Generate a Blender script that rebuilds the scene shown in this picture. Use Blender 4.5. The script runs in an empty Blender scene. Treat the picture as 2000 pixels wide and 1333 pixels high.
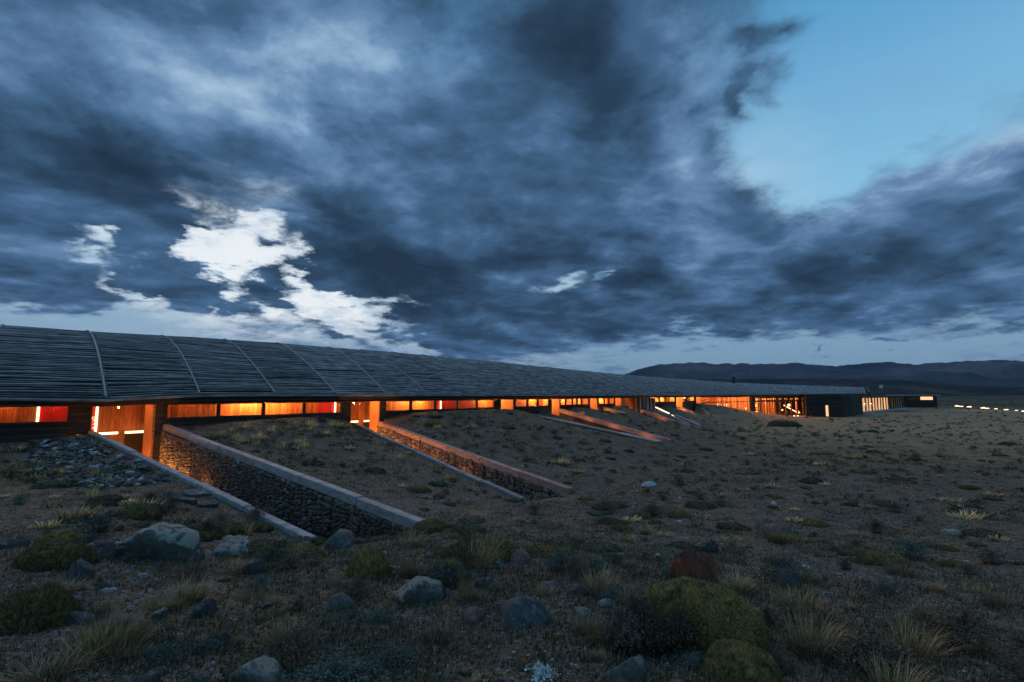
import bpy, bmesh, math, random
import numpy as np
from mathutils import Vector, Matrix, noise as mnoise

random.seed(7)
RNG = np.random.default_rng(11)
SC = bpy.context.scene
COL = SC.collection

# ------------------------------------------------------------------ camera
EYE = 1.6
TILT = math.radians(5.94)
FPX = 1000.0                      # focal length for a frame 2000 wide
cam_data = bpy.data.cameras.new('camera')
cam = bpy.data.objects.new('camera', cam_data)
COL.objects.link(cam)
cam.location = (0, 0, EYE)
cam.rotation_euler = (math.radians(90) + TILT, 0, 0)
cam_data.sensor_width = 36
cam_data.lens = 18
cam_data.clip_start = 0.05
cam_data.clip_end = 60000
SC.camera = cam

def at(u, v, Y):
    """world point seen at (u, v) of the 2000x1333 photograph at ground distance Y"""
    k = (666.5 - v) / FPX
    Z = Y * (k * math.cos(TILT) + math.sin(TILT)) / (math.cos(TILT) - k * math.sin(TILT))
    zc = Y * math.cos(TILT) + Z * math.sin(TILT)
    return Vector(((u - 1000) / FPX * zc, Y, Z + EYE))

def uv_of(p):
    X, Y, Z = p[0], p[1], p[2] - EYE
    zc = Y * math.cos(TILT) + Z * math.sin(TILT)
    yc = Z * math.cos(TILT) - Y * math.sin(TILT)
    return 1000 + FPX * X / zc, 666.5 - FPX * yc / zc

# ------------------------------------------------------------------ colour
def lin(r, g, b):
    f = lambda c: (c / 255 / 12.92) if c / 255 <= 0.04045 else ((c / 255 + 0.055) / 1.055) ** 2.4
    return (f(r), f(g), f(b), 1.0)

SC.view_settings.view_transform = 'Standard'
SC.view_settings.look = 'None'
SC.view_settings.gamma = 1
SC.view_settings.exposure = 0
SC.view_settings.use_curve_mapping = False
SC.cycles.use_denoising = True
SC.cycles.max_bounces = 6
SC.cycles.diffuse_bounces = 3
SC.cycles.glossy_bounces = 2
SC.cycles.transmission_bounces = 3
SC.cycles.transparent_max_bounces = 12
SC.cycles.volume_bounces = 0
SC.cycles.caustics_reflective = False
SC.cycles.caustics_refractive = False
SC.cycles.sample_clamp_indirect = 3.0

# ------------------------------------------------------------------ world: dusk sky with heavy cloud
world = bpy.data.worlds.new('World')
SC.world = world
world.use_nodes = True
WT = world.node_tree
WT.nodes.clear()

class NG:
    """small helper for building node graphs"""
    def __init__(s, tree): s.t = tree
    def n(s, typ, **kw):
        nd = s.t.nodes.new(typ)
        for k, v in kw.items(): setattr(nd, k, v)
        return nd
    def put(s, sock, val):
        if hasattr(val, 'is_linked') or isinstance(val, bpy.types.NodeSocket): s.t.links.new(val, sock)
        elif val is not None: sock.default_value = val
    def math(s, op, a, b=None, c=None, clamp=False):
        nd = s.n('ShaderNodeMath', operation=op, use_clamp=clamp)
        for i, x in enumerate((a, b, c)): s.put(nd.inputs[i], x)
        return nd.outputs[0]
    def vec(s, op, a, b=None, sc=None):
        nd = s.n('ShaderNodeVectorMath', operation=op)
        s.put(nd.inputs[0], a); s.put(nd.inputs[1], b)
        if sc is not None: s.put(nd.inputs['Scale'], sc)
        return nd.outputs['Value'] if op in ('DOT_PRODUCT', 'LENGTH') else nd.outputs[0]
    def xyz(s, v):
        nd = s.n('ShaderNodeSeparateXYZ'); s.put(nd.inputs[0], v); return nd.outputs
    def comb(s, x, y, z=0.0):
        nd = s.n('ShaderNodeCombineXYZ')
        for i, q in enumerate((x, y, z)): s.put(nd.inputs[i], q)
        return nd.outputs[0]
    def noise(s, v, scale, detail=2, rough=0.5, dist=0.0, color=False):
        nd = s.n('ShaderNodeTexNoise')
        s.put(nd.inputs['Vector'], v); nd.inputs['Scale'].default_value = scale
        nd.inputs['Detail'].default_value = detail; nd.inputs['Roughness'].default_value = rough
        nd.inputs['Distortion'].default_value = dist
        return nd.outputs['Color'] if color else nd.outputs['Fac']
    def voro(s, v, scale, feature='F1', out='Distance', rnd=1.0):
        nd = s.n('ShaderNodeTexVoronoi', feature=feature)
        s.put(nd.inputs['Vector'], v); nd.inputs['Scale'].default_value = scale
        nd.inputs['Randomness'].default_value = rnd
        return nd.outputs[out]
    def ramp(s, f, stops, interp='LINEAR'):
        nd = s.n('ShaderNodeValToRGB'); s.put(nd.inputs[0], f)
        cr = nd.color_ramp; cr.interpolation = interp
        while len(cr.elements) < len(stops): cr.elements.new(0.5)
        for e, (p, c) in zip(cr.elements, stops):
            e.position = p; e.color = c if len(c) == 4 else (*c, 1)
        return nd.outputs[0]
    def mix(s, f, a, b, blend='MIX'):
        nd = s.n('ShaderNodeMix', data_type='RGBA', blend_type=blend)
        s.put(nd.inputs[0], f); s.put(nd.inputs[6], a); s.put(nd.inputs[7], b)
        return nd.outputs[2]
    def smooth(s, v, lo, hi, a=0.0, b=1.0):
        nd = s.n('ShaderNodeMapRange', interpolation_type='SMOOTHSTEP')
        s.put(nd.inputs[0], v)
        nd.inputs[1].default_value = lo; nd.inputs[2].default_value = hi
        nd.inputs[3].default_value = a; nd.inputs[4].default_value = b
        return nd.outputs[0]

def ster(u, v):
    """direction seen at (u, v) -> stereographic coordinates about the world's +Y"""
    xc, yc = (u - 1000) / FPX, (666.5 - v) / FPX
    y = math.cos(TILT) - yc * math.sin(TILT)
    z = math.sin(TILT) + yc * math.cos(TILT)
    L = math.sqrt(xc * xc + y * y + z * z)
    x, y, z = xc / L, y / L, z / L
    return np.array((x / (1 + y), z / (1 + y)))

def blob(g, vec, u, v, ru, rv, rot=0.0, kind='SPHERICAL'):
    """soft ellipse in the sky centred on the direction seen at (u, v)"""
    p0 = ster(u, v); e = 2.0
    J = np.stack(((ster(u + e, v) - p0) / e, (ster(u, v + e) - p0) / e), 1)
    a = math.radians(rot)                      # rot > 0: right end higher
    R = np.array(((math.cos(a), math.sin(a)), (-math.sin(a), math.cos(a))))
    B = J @ R @ np.diag((ru, rv))              # unit circle -> ellipse
    U, S, Vt = np.linalg.svd(B)
    ang = math.atan2(U[1, 0], U[0, 0])
    m = g.n('ShaderNodeMapping', vector_type='TEXTURE')
    g.put(m.inputs['Vector'], vec)
    m.inputs['Location'].default_value = (p0[0], p0[1], 0)
    m.inputs['Rotation'].default_value = (0, 0, ang)
    m.inputs['Scale'].default_value = (S[0], S[1], 1)
    t = g.n('ShaderNodeTexGradient', gradient_type=kind)
    g.t.links.new(m.outputs[0], t.inputs[0])
    return t.outputs['Fac']

def field(g, vec, blobs, base=0.0):
    acc = base
    for b in blobs:
        w = b[-1]
        f = blob(g, vec, *b[:-1])
        acc = g.math('MULTIPLY_ADD', f, w, acc)
    return acc

def build_sky():
    g = NG(WT)
    tc = g.n('ShaderNodeTexCoord')
    d = g.vec('NORMALIZE', tc.outputs['Generated'])
    x, y, z = g.xyz(d)
    den = g.math('MAXIMUM', g.math('ADD', y, 1.0), 0.02)
    sx, sz = g.math('DIVIDE', x, den), g.math('DIVIDE', z, den)
    P = g.comb(sx, sz, 0.0)
    # cloud-layer plane: features shrink and flatten towards the horizon
    zz = g.math('ADD', g.math('MAXIMUM', z, 0.0), 0.20)
    Q = g.comb(g.math('DIVIDE', x, zz), g.math('DIVIDE', y, zz), g.math('MULTIPLY', z, 0.6))
    nwc = g.noise(Q, 0.9, 3, 0.55, color=True)
    nwf = g.noise(Q, 4.2, 6, 0.62, color=True)
    half = (0.5, 0.5, 0.5)
    w1 = g.vec('SCALE', g.vec('SUBTRACT', nwc, half), sc=0.11)
    w2 = g.vec('SCALE', g.vec('SUBTRACT', nwf, half), sc=0.085)
    warp = g.vec('MULTIPLY', g.vec('ADD', w1, w2), (1, 0.8, 0))
    PW = g.vec('ADD', P, warp)
    PS = g.vec('ADD', P, g.vec('SCALE', warp, sc=0.6))
    n_big = g.noise(Q, 1.1, 9, 0.56, 0.25)
    n_fin = g.noise(Q, 3.0, 10, 0.60, 0.3)
    Qo = g.vec('ADD', Q, (-0.10, 0.13, 0.05))
    n_off = g.noise(Qo, 1.1, 9, 0.56, 0.25)
    relief = g.math('SUBTRACT', n_big, n_off)

    cover = field(g, PW, [
        # great central mass
        (930, 250, 800, 560, 0, 1.35), (1420, 60, 130, 160, 0, 0.5), (1010, 500, 560, 300, 5, 1.1), (1290, 160, 330, 500, 0, 0.75),
        (960, 645, 330, 80, 0, 0.9), (1370, 340, 150, 260, 0, 0.55),
        # left masses
        (100, 330, 620, 330, 8, 1.5), (230, 60, 800, 330, 0, 1.2), (150, 490, 420, 150, -8, 0.9),
        (100, 560, 300, 60, -8, 0.75), (430, 570, 200, 60, -12, 1.6), (690, 530, 170, 130, -30, 1.2), (250, 440, 240, 70, -15, 1.0), (640, 420, 260, 180, -20, 0.6),
        (-500, 300, 600, 500, 0, 1.0),
        # right band rising to the right
        (1640, 500, 640, 170, 12, 1.45), (1930, 400, 480, 220, 18, 1.5), (1420, 565, 420, 70, 6, 0.9),
        (1900, 555, 300, 60, 6, 0.8), (2400, 480, 500, 300, 10, 1.2),
        (1190, 545, 300, 90, 10, 0.5),
        # small separate clouds
        (1482, 190, 60, 30, 60, 0.95), (1515, 145, 62, 30, 20, 0.75), (1556, 165, 36, 50, 40, 0.75), (1500, 215, 40, 20, 0, 0.4), (1580, 80, 130, 36, 15, 1.0), (1400, 120, 120, 260, 0, -0.5), (1490, 95, 60, 30, 15, 0.6), (1810, 170, 45, 16, 10, 0.45),
        (1745, 654, 60, 18, 0, 3.2), (1617, 673, 34, 9, 0, 3.0), (1990, 612, 70, 40, 0, 1.1),
        (1820, 636, 150, 16, 4, 0.7), (1880, 700, 330, 26, 2, 0.8), (1570, 700, 150, 12, 4, 0.4), (1560, 672, 620, 46, 0, -1.3), (1250, 700, 300, 40, 0, -0.8), (300, 655, 600, 40, 0, -0.25),
        (655, 643, 40, 14, 0, 0.9), (330, 632, 80, 12, 0, 0.7), (500, 650, 500, 14, 0, 0.35),
        (1210, 668, 120, 20, 8, 0.55), (1080, 690, 160, 24, 0, 0.5),
        # holes
        (425, 488, 150, 42, -8, -1.9), (345, 468, 60, 26, -20, -1.4), (492, 420, 56, 34, 10, -1.9), (545, 492, 60, 50, -30, -1.3), (582, 556, 36, 66, 10, -1.5),
        (470, 536, 34, 26, 0, -0.8), (180, 500, 70, 20, -12, -1.7), (245, 552, 66, 22, -22, -1.6), (300, 574, 60, 16, -10, -1.3), (612, 592, 60, 30, 0, -1.4), (690, 608, 110, 28, -14, -1.8),
        (780, 655, 150, 26, -20, -1.2),
        (1085, 556, 85, 34, 12, -2.1), (1175, 524, 60, 16, 42, -1.5), (30, 340, 110, 60, -30, -0.3),
        (1540, 320, 170, 150, 20, -1.0), (1690, 120, 440, 330, 0, -1.0),
        (300, 612, 420, 26, 0, -0.9),
    ], base=-0.30)
    amp = g.math('MULTIPLY_ADD', g.math('SUBTRACT', n_big, 0.5), 1.7, g.math('MULTIPLY', g.math('SUBTRACT', n_fin, 0.5), 1.5))
    ragged = blob(g, P, 440, 520, 420, 150, -8)
    n_rag = g.noise(Q, 6.5, 8, 0.66, 0.4)
    n_x = g.noise(Q, 8.0, 8, 0.66, 0.2)
    n_mid = g.noise(Q, 2.6, 8, 0.6, 0.3)
    n_mid2 = g.noise(g.vec('ADD', Q, (-0.05, 0.06, 0.03)), 2.6, 8, 0.6, 0.3)
    amp = g.math('MULTIPLY_ADD', g.math('MULTIPLY', ragged, 6.5), g.math('SUBTRACT', n_rag, 0.5), amp)
    amp = g.math('MULTIPLY_ADD', g.math('SUBTRACT', n_x, 0.5), 0.9, amp)
    cv = g.math('ADD', cover, amp)
    cov = g.smooth(g.math('MULTIPLY', cv, g.smooth(z, 0.15, 0.6, 1.0, 0.60)), -0.45, 0.62)

    shade = field(g, PS, [
        (280, 90, 700, 260, 0, 0.33), (620, 130, 480, 300, 20, 0.27), (30, 350, 170, 110, -25, 0.30), (150, 330, 500, 110, 5, -0.20),
        (760, 150, 320, 300, 40, 0.22), (440, 45, 150, 90, 0, -0.30), (1340, 250, 160, 420, 10, 0.30), (250, 330, 420, 130, -5, -0.14), (20, 220, 160, 160, 0, -0.1), (1100, 60, 360, 200, 0, -0.05),
        (1000, 590, 560, 170, 0, -0.26), (700, 430, 300, 160, -20, -0.16), (1000, 250, 260, 200, 30, 0.10), (1050, 560, 120, 70, 10, 0.32), (1180, 520, 90, 50, 40, 0.26), (1210, 590, 180, 50, 15, 0.16),
        (1680, 410, 420, 100, 20, 0.36), (1960, 300, 240, 110, 15, 0.30), (1900, 560, 480, 90, 12, 0.12), (1640, 530, 200, 60, 12, -0.18),
        (1450, 610, 330, 50, 5, 0.10), (450, 480, 260, 160, -10, 0.16), (640, 560, 120, 130, -20, 0.10), (650, 470, 100, 100, 0, 0.10),
        (100, 520, 380, 130, 0, 0.06), (1520, 150, 160, 150, 0, 0.22), (350, 300, 300, 70, -5, -0.10), (1200, 200, 160, 260, 10, -0.10), (1620, 600, 500, 60, 5, 0.12), (430, 560, 240, 60, 0, -0.06), (500, 410, 130, 70, 30, 0.22), (1700, 690, 700, 60, 0, 0.28), (700, 670, 700, 50, 0, 0.35), (200, 630, 500, 50, 0, 0.3),
    ], base=0.37)
    sv = g.math('MULTIPLY_ADD', g.math('SUBTRACT', n_big, 0.5), -0.70, shade)
    sv = g.math('MULTIPLY_ADD', relief, 1.9, sv)
    sv = g.math('MULTIPLY_ADD', g.math('SUBTRACT', n_fin, 0.5), -0.42, sv)
    sv = g.math('MULTIPLY_ADD', g.math('SUBTRACT', n_mid, n_mid2), 0.85, sv)
    sv = g.math('MULTIPLY_ADD', g.math('SUBTRACT', n_x, 0.5), -0.14, sv)
    thin = g.math('SUBTRACT', 1.0, g.smooth(cv, 0.1, 1.1))
    sv = g.math('MULTIPLY_ADD', thin, 0.13, sv)
    ccol = g.ramp(sv, [(0.0, lin(30, 47, 64)), (0.25, lin(44, 68, 92)), (0.5, lin(68, 102, 137)),
                       (0.75, lin(107, 142, 180)), (1.0, lin(165, 195, 222))])
    # mauve tint low in the clouds
    mv = g.math('MULTIPLY', g.noise(Q, 0.8, 3, 0.5), g.smooth(z, 0.50, 0.12))
    ccol = g.mix(g.math('MULTIPLY', mv, 0.22), ccol, g.mix(1.0, ccol, lin(255, 226, 238), 'MULTIPLY'))

    # clear air between the clouds: physical twilight sky pulled to the blue hour
    sky = g.n('ShaderNodeTexSky', sky_type='NISHITA', sun_disc=False)
    sky.sun_elevation = math.radians(1.5); sky.sun_rotation = math.radians(-27)
    sky.air_density = 1.0; sky.ozone_density = 3.0; sky.dust_density = 0.4
    nis = g.vec('SCALE', sky.outputs[0], sc=0.10)
    el = g.smooth(z, 0.0, 0.62)
    clear = g.ramp(el, [(0.0, lin(134, 166, 190)), (0.16, lin(134, 174, 204)), (0.55, lin(142, 202, 236)),
                        (0.85, lin(120, 188, 230)), (1.0, lin(90, 164, 214))])
    clear = g.mix(g.smooth(z, 0.0, 0.5, 0.0, 0.06), clear, nis)
    glow = field(g, P, [
        (470, 490, 330, 190, -15, 1.7), (640, 600, 230, 80, -10, 1.0), (440, 520, 620, 200, 0, 0.5), (1085, 552, 90, 60, 0, 0.5),
        (1460, 340, 200, 180, 0, 0.22), (820, 670, 380, 50, -8, 0.3),
    ])
    glow = g.math('MINIMUM', g.math('MULTIPLY', glow, g.smooth(g.math('MULTIPLY_ADD', n_x, 0.5, g.math('MULTIPLY', n_mid, 0.5)), 0.40, 0.60, 0.95, 0.42)), 1.0)
    clear = g.mix(glow, clear, (0.92, 0.97, 1.0, 1))
    # thin high veil
    ccol = g.mix(g.math('MULTIPLY', g.math('MULTIPLY', glow, 0.75), g.smooth(cv, 0.95, 0.05)), ccol, (0.66, 0.78, 0.90, 1))
    veil = g.math('MULTIPLY', g.smooth(g.noise(Q, 0.7, 7, 0.55, 0.4), 0.42, 0.72), g.smooth(z, 0.05, 0.3, 0.12, 0.30))
    clear = g.mix(veil, clear, lin(120, 146, 176))
    col = g.mix(cov, clear, ccol)
    # below the horizon the light is that of dark land
    col = g.mix(g.smooth(z, 0.0, -0.03), col, lin(40, 46, 54))
    bg = g.n('ShaderNodeBackground')
    g.put(bg.inputs[0], col)
    bg.inputs[1].default_value = SKY_STRENGTH
    out = g.n('ShaderNodeOutputWorld')
    WT.links.new(bg.outputs[0], out.inputs[0])

SKY_STRENGTH = 1.0
build_sky()
world.cycles.sampling_method = 'MANUAL'
world.cycles.sample_map_resolution = 512

# added broad warm sun, raised above the cloud gap to lighten and warm the ground
sun_d = bpy.data.lights.new('sun', 'SUN')
sun_d.energy = 0.80; sun_d.angle = math.radians(60); sun_d.color = (1.0, 0.60, 0.42)
sun = bpy.data.objects.new('sun', sun_d); COL.objects.link(sun)
_sd = Vector((-math.sin(math.radians(27)), math.cos(math.radians(27)), math.tan(math.radians(38)))).normalized()
sun.rotation_euler = _sd.to_track_quat('Z', 'Y').to_euler()

# ================================================================== helpers
def mesh_np(name, V, polys):
    """V (n,3); polys: list of int arrays (m,k)"""
    me = bpy.data.meshes.new(name)
    V = np.asarray(V, dtype=np.float32)
    me.vertices.add(len(V)); me.vertices.foreach_set('co', V.ravel())
    loops, starts, tot = [], [], 0
    for P in polys:
        P = np.asarray(P, dtype=np.int32)
        if len(P) == 0: continue
        k = P.shape[1]
        starts.append(tot + np.arange(len(P), dtype=np.int32) * k)
        loops.append(P.ravel()); tot += P.size
    L = np.concatenate(loops); S = np.concatenate(starts)
    me.loops.add(len(L)); me.loops.foreach_set('vertex_index', L)
    me.polygons.add(len(S)); me.polygons.foreach_set('loop_start', S)
    me.update(calc_edges=True); me.validate()
    return me

def smooth(me, on=True):
    me.polygons.foreach_set('use_smooth', [on] * len(me.polygons)); return me

def link(name, me, m=None, parent=None, loc=(0, 0, 0), rot=(0, 0, 0), scale=(1, 1, 1)):
    if m is not None and len(me.materials) == 0: me.materials.append(m)
    o = bpy.data.objects.new(name, me); COL.objects.link(o)
    o.location = loc; o.rotation_euler = rot; o.scale = scale
    if parent is not None: o.parent = parent
    return o

def tag(o, label, cat=None, group=None, kind=None):
    if label: o['label'] = label
    if cat: o['category'] = cat
    if group: o['group'] = group
    if kind: o['kind'] = kind
    return o

def thing(name, label, cat, loc=(0, 0, 0), group=None):
    o = bpy.data.objects.new(name, None); COL.objects.link(o)
    o.location = loc; o.empty_display_size = 0.3
    return tag(o, label, cat, group)

class MB:
    """collects boxes and tubes in world coordinates; build() links them as one mesh"""
    def __init__(s): s.v = []; s.f = []
    def add(s, V, F):
        n = len(s.v); s.v += [tuple(p) for p in V]; s.f += [tuple(i + n for i in f) for f in F]; return s
    def hexa(s, c):            # 8 corners: bottom 4 then top 4
        return s.add(c, [(0, 3, 2, 1), (4, 5, 6, 7), (0, 1, 5, 4), (1, 2, 6, 5), (2, 3, 7, 6), (3, 0, 4, 7)])
    def box(s, x0, x1, y0, y1, z0, z1):
        return s.hexa([(x0, y0, z0), (x1, y0, z0), (x1, y1, z0), (x0, y1, z0), (x0, y0, z1), (x1, y0, z1), (x1, y1, z1), (x0, y1, z1)])
    def beam(s, a, b, wid, hei, up=(0, 0, 1)):
        """bar from a to b (centre of its top face), wid across, hei down"""
        a, b, up = Vector(a), Vector(b), Vector(up)
        d = (b - a).normalized(); side = d.cross(up).normalized() * wid / 2
        upv = side.cross(d).normalized() * hei
        c = [a - side - upv, a + side - upv, b + side - upv, b - side - upv, a - side, a + side, b + side, b - side]
        return s.hexa(c)
    def tube(s, pts, r, n=6, flat=1.0):
        pts = [Vector(p) for p in pts]; V = []; F = []
        for i, p in enumerate(pts):
            d = (pts[min(i + 1, len(pts) - 1)] - pts[max(i - 1, 0)]).normalized()
            a = d.cross(Vector((0, 0, 1)))
            a = a.normalized() if a.length > 1e-4 else Vector((1, 0, 0))
            b = a.cross(d).normalized()
            rr = r[i] if isinstance(r, (list, tuple)) else r
            for k in range(n):
                t = 2 * math.pi * k / n
                V.append(p + a * math.cos(t) * rr + b * math.sin(t) * rr * flat)
        for i in range(len(pts) - 1):
            for k in range(n):
                F.append((i * n + k, i * n + (k + 1) % n, (i + 1) * n + (k + 1) % n, (i + 1) * n + k))
        F.append(tuple(reversed(range(n)))); F.append(tuple((len(pts) - 1) * n + k for k in range(n)))
        return s.add(V, F)
    def build(s, name, m, parent=None, sm=False):
        off = Vector((0, 0, 0))
        q = parent
        while q is not None: off += q.location; q = q.parent
        me = bpy.data.meshes.new(name)
        me.from_pydata([(p[0] - off.x, p[1] - off.y, p[2] - off.z) for p in s.v], [], s.f)
        me.update()
        if sm: smooth(me)
        return link(name, me, m, parent)

def vhash(ix, iy, seed):
    h = (ix * 374761393 + iy * 668265263 + seed * 974711) & 0x7fffffff
    h = ((h ^ (h >> 13)) * 1274126177) & 0x7fffffff
    return ((h ^ (h >> 16)) & 0xffff) / 65535.0
def vnoise(x, y, seed=0):
    x = np.asarray(x, float); y = np.asarray(y, float)
    ix = np.floor(x).astype(np.int64); iy = np.floor(y).astype(np.int64)
    fx = x - ix; fy = y - iy
    fx = fx * fx * (3 - 2 * fx); fy = fy * fy * (3 - 2 * fy)
    a = vhash(ix, iy, seed); b = vhash(ix + 1, iy, seed); c = vhash(ix, iy + 1, seed); d = vhash(ix + 1, iy + 1, seed)
    return (a + (b - a) * fx) * (1 - fy) + (c + (d - c) * fx) * fy
def fbm(x, y, oct=4, seed=0, rough=0.5):
    s = 0; a = 1; t = 0
    for o in range(oct):
        s = s + a * (vnoise(x * 2 ** o + 17.3 * o, y * 2 ** o - 9.1 * o, seed + o) - 0.5); t += a; a *= rough
    return s / t * 2          # about -1..1
def sstep(a, b, x):
    t = np.clip((np.asarray(x, float) - a) / (b - a), 0, 1); return t * t * (3 - 2 * t)

# ================================================================== materials
MATS = {}
def mat(name, stops, scale=3.0, rough=0.85, detail=5, bump=0.0, bscale=None, var=0.0, coords='Object', stretch=(1, 1, 1), metal=0.0, spec=0.3, dist=0.0, dirt=False):
    """procedural surface: colour ramp over noise, brightness varying from object to object"""
    m = bpy.data.materials.new(name); m.use_nodes = True; t = m.node_tree; g = NG(t)
    b = t.nodes['Principled BSDF']
    tc = g.n('ShaderNodeTexCoord')
    v = tc.outputs[coords]
    oi = g.n('ShaderNodeObjectInfo')
    if stretch != (1, 1, 1): v = g.vec('MULTIPLY', v, stretch)
    v = g.vec('ADD', v, g.vec('SCALE', (37.0, 11.0, 23.0), sc=oi.outputs['Random']))
    f = g.noise(v, scale, detail, 0.6, dist)
    c = g.ramp(f, [(0.25 + 0.5 * i / max(1, len(stops) - 1), s) for i, s in enumerate(stops)])
    if var:
        k = g.math('MULTIPLY_ADD', oi.outputs['Random'], 2 * var, 1 - var)
        c = g.vec('SCALE', c, sc=k)
    g.put(b.inputs['Base Color'], c)
    if dirt:
        c = g.mix(g.smooth(g.noise(g.vec('ADD', tc.outputs['Object'], (9.0, 4.0, 2.0)), 1.7, 7, 0.7), 0.47, 0.66, 0.0, 0.7), c, (0.07, 0.055, 0.045, 1))
    b.inputs['Roughness'].default_value = rough; b.inputs['Metallic'].default_value = metal
    b.inputs['Specular IOR Level'].default_value = spec
    if bump:
        bn = g.n('ShaderNodeBump'); bn.inputs['Strength'].default_value = 1.0; bn.inputs['Distance'].default_value = bump
        g.put(bn.inputs['Height'], g.noise(v, bscale or scale * 4, 5, 0.6)); t.links.new(bn.outputs[0], b.inputs['Normal'])
    MATS[name] = m
    return m

def emit(name, col, strength):
    m = bpy.data.materials.new(name); m.use_nodes = True; t = m.node_tree
    b = t.nodes['Principled BSDF']; b.inputs['Base Color'].default_value = (0.8, 0.8, 0.8, 1)
    b.inputs['Emission Color'].default_value = (*col, 1); b.inputs['Emission Strength'].default_value = strength
    MATS[name] = m; return m

M_slat = mat('weathered_lath', [(0.07, 0.060, 0.059), (0.20, 0.177, 0.176), (0.37, 0.33, 0.33)], 2.2, 0.95, 6, var=0.35, stretch=(0.6, 0.6, 3), spec=0.1)
M_rib = mat('pale_pole', [(0.22, 0.205, 0.20), (0.34, 0.325, 0.315)], 6, 0.7, 4, spec=0.4)
M_deck = mat('dark_roof_membrane', [(0.015, 0.017, 0.02), (0.03, 0.032, 0.036)], 4, 0.9)
M_fascia = mat('dark_stained_timber', [(0.05, 0.028, 0.018), (0.11, 0.06, 0.035)], 5, 0.7, 5, 0.002, 60, stretch=(1, 1, 8))
M_board = mat('charred_board', [(0.018, 0.016, 0.016), (0.045, 0.038, 0.034)], 7, 0.8, 5, 0.003, 50, var=0.4, stretch=(1, 1, 6))
M_pine = mat('pine_plank', [(0.22, 0.050, 0.011), (0.44, 0.125, 0.030), (0.60, 0.22, 0.062)], 3.0, 0.55, 7, 0.001, 40, var=0.38, stretch=(7, 7, 0.7), dist=0.6)
M_red = mat('red_painted_plank', [(0.42, 0.008, 0.010), (0.55, 0.012, 0.014)], 6, 0.5, 3, var=0.12)
M_post = mat('orange_pine_post', [(0.42, 0.15, 0.045), (0.60, 0.25, 0.085)], 4, 0.55, 6, stretch=(6, 6, 0.6), dist=0.4)
M_cap = mat('grey_weathered_beam', [(0.11, 0.10, 0.10), (0.24, 0.225, 0.23), (0.40, 0.38, 0.385)], 3.5, 0.85, 9, 0.012, 26, var=0.30, stretch=(1.2, 1.2, 5), dist=0.5, dirt=True)
M_core = mat('wall_core', [(0.02, 0.02, 0.02), (0.035, 0.032, 0.03)], 6, 0.95)
M_floor = mat('interior_floor', [(0.10, 0.07, 0.05), (0.16, 0.11, 0.08)], 4, 0.5)
M_metal = mat('dark_metal', [(0.02, 0.02, 0.022), (0.04, 0.04, 0.045)], 8, 0.4, metal=0.6)
M_capr = mat('reddish_weathered_beam', [(0.17, 0.095, 0.075), (0.30, 0.175, 0.14), (0.42, 0.27, 0.225)], 3, 0.75, 8, 0.006, 30, var=0.15, stretch=(1.2, 1.2, 5), dist=0.5, dirt=True)
M_concrete = mat('pale_concrete', [(0.22, 0.23, 0.25), (0.36, 0.37, 0.39)], 4, 0.85, 6, 0.004, 40)
M_frame = mat('window_frame_wood', [(0.03, 0.02, 0.015), (0.07, 0.045, 0.03)], 6, 0.6)

def glass_mat():
    m = bpy.data.materials.new('window_glass'); m.use_nodes = True; t = m.node_tree; g = NG(t)
    t.nodes.clear()
    out = g.n('ShaderNodeOutputMaterial'); tr = g.n('ShaderNodeBsdfTransparent'); gl = g.n('ShaderNodeBsdfGlossy')
    gl.inputs['Roughness'].default_value = 0.02
    tr.inputs[0].default_value = (0.94, 0.96, 0.95, 1)
    fr = g.n('ShaderNodeFresnel'); fr.inputs[0].default_value = 1.45
    mx = g.n('ShaderNodeMixShader')
    ge = g.n('ShaderNodeNewGeometry')
    fac = g.math('MULTIPLY', fr.outputs[0], g.math('SUBTRACT', 1.0, ge.outputs['Backfacing']))
    t.links.new(fac, mx.inputs[0]); t.links.new(tr.outputs[0], mx.inputs[1]); t.links.new(gl.outputs[0], mx.inputs[2])
    t.links.new(mx.outputs[0], out.inputs[0]); MATS['window_glass'] = m
    return m
M_glass = glass_mat()
E_led = emit('led_tube', (1.0, 0.60, 0.30), 5.0)
E_led_v = emit('led_tube_vertical', (1.0, 0.62, 0.36), 3.6)
E_num = emit('lit_numeral', (1.0, 0.42, 0.20), 1.6)
E_rail = emit('rail_light', (1.0, 0.68, 0.42), 4.0)
E_path = emit('path_lamp', (1.0, 0.60, 0.20), 1.9)
E_far = emit('far_window_light', (1.0, 0.46, 0.16), 1.35)
E_lamp = emit('warm_lamp', (1.0, 0.62, 0.26), 2.6)

WARM = (1.0, 0.38, 0.11)
def lamp(name, p, power, size=0.12, col=WARM, kind='POINT', parent=None, spot=None, aim=None):
    d = bpy.data.lights.new(name, kind); d.energy = power; d.color = col
    if kind in ('POINT', 'SPOT'): d.shadow_soft_size = size
    if kind == 'AREA': d.size = size
    if kind == 'SPOT': d.spot_size = math.radians(spot or 90); d.spot_blend = 0.6
    o = bpy.data.objects.new(name, d); COL.objects.link(o)
    off = Vector((0, 0, 0)); q = parent
    while q is not None: off += q.location; q = q.parent
    o.location = Vector(p) - off
    if aim is not None: o.rotation_euler = (Vector(aim) - Vector(p)).to_track_quat('-Z', 'Y').to_euler()
    if parent is not None: o.parent = parent
    return o

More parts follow.
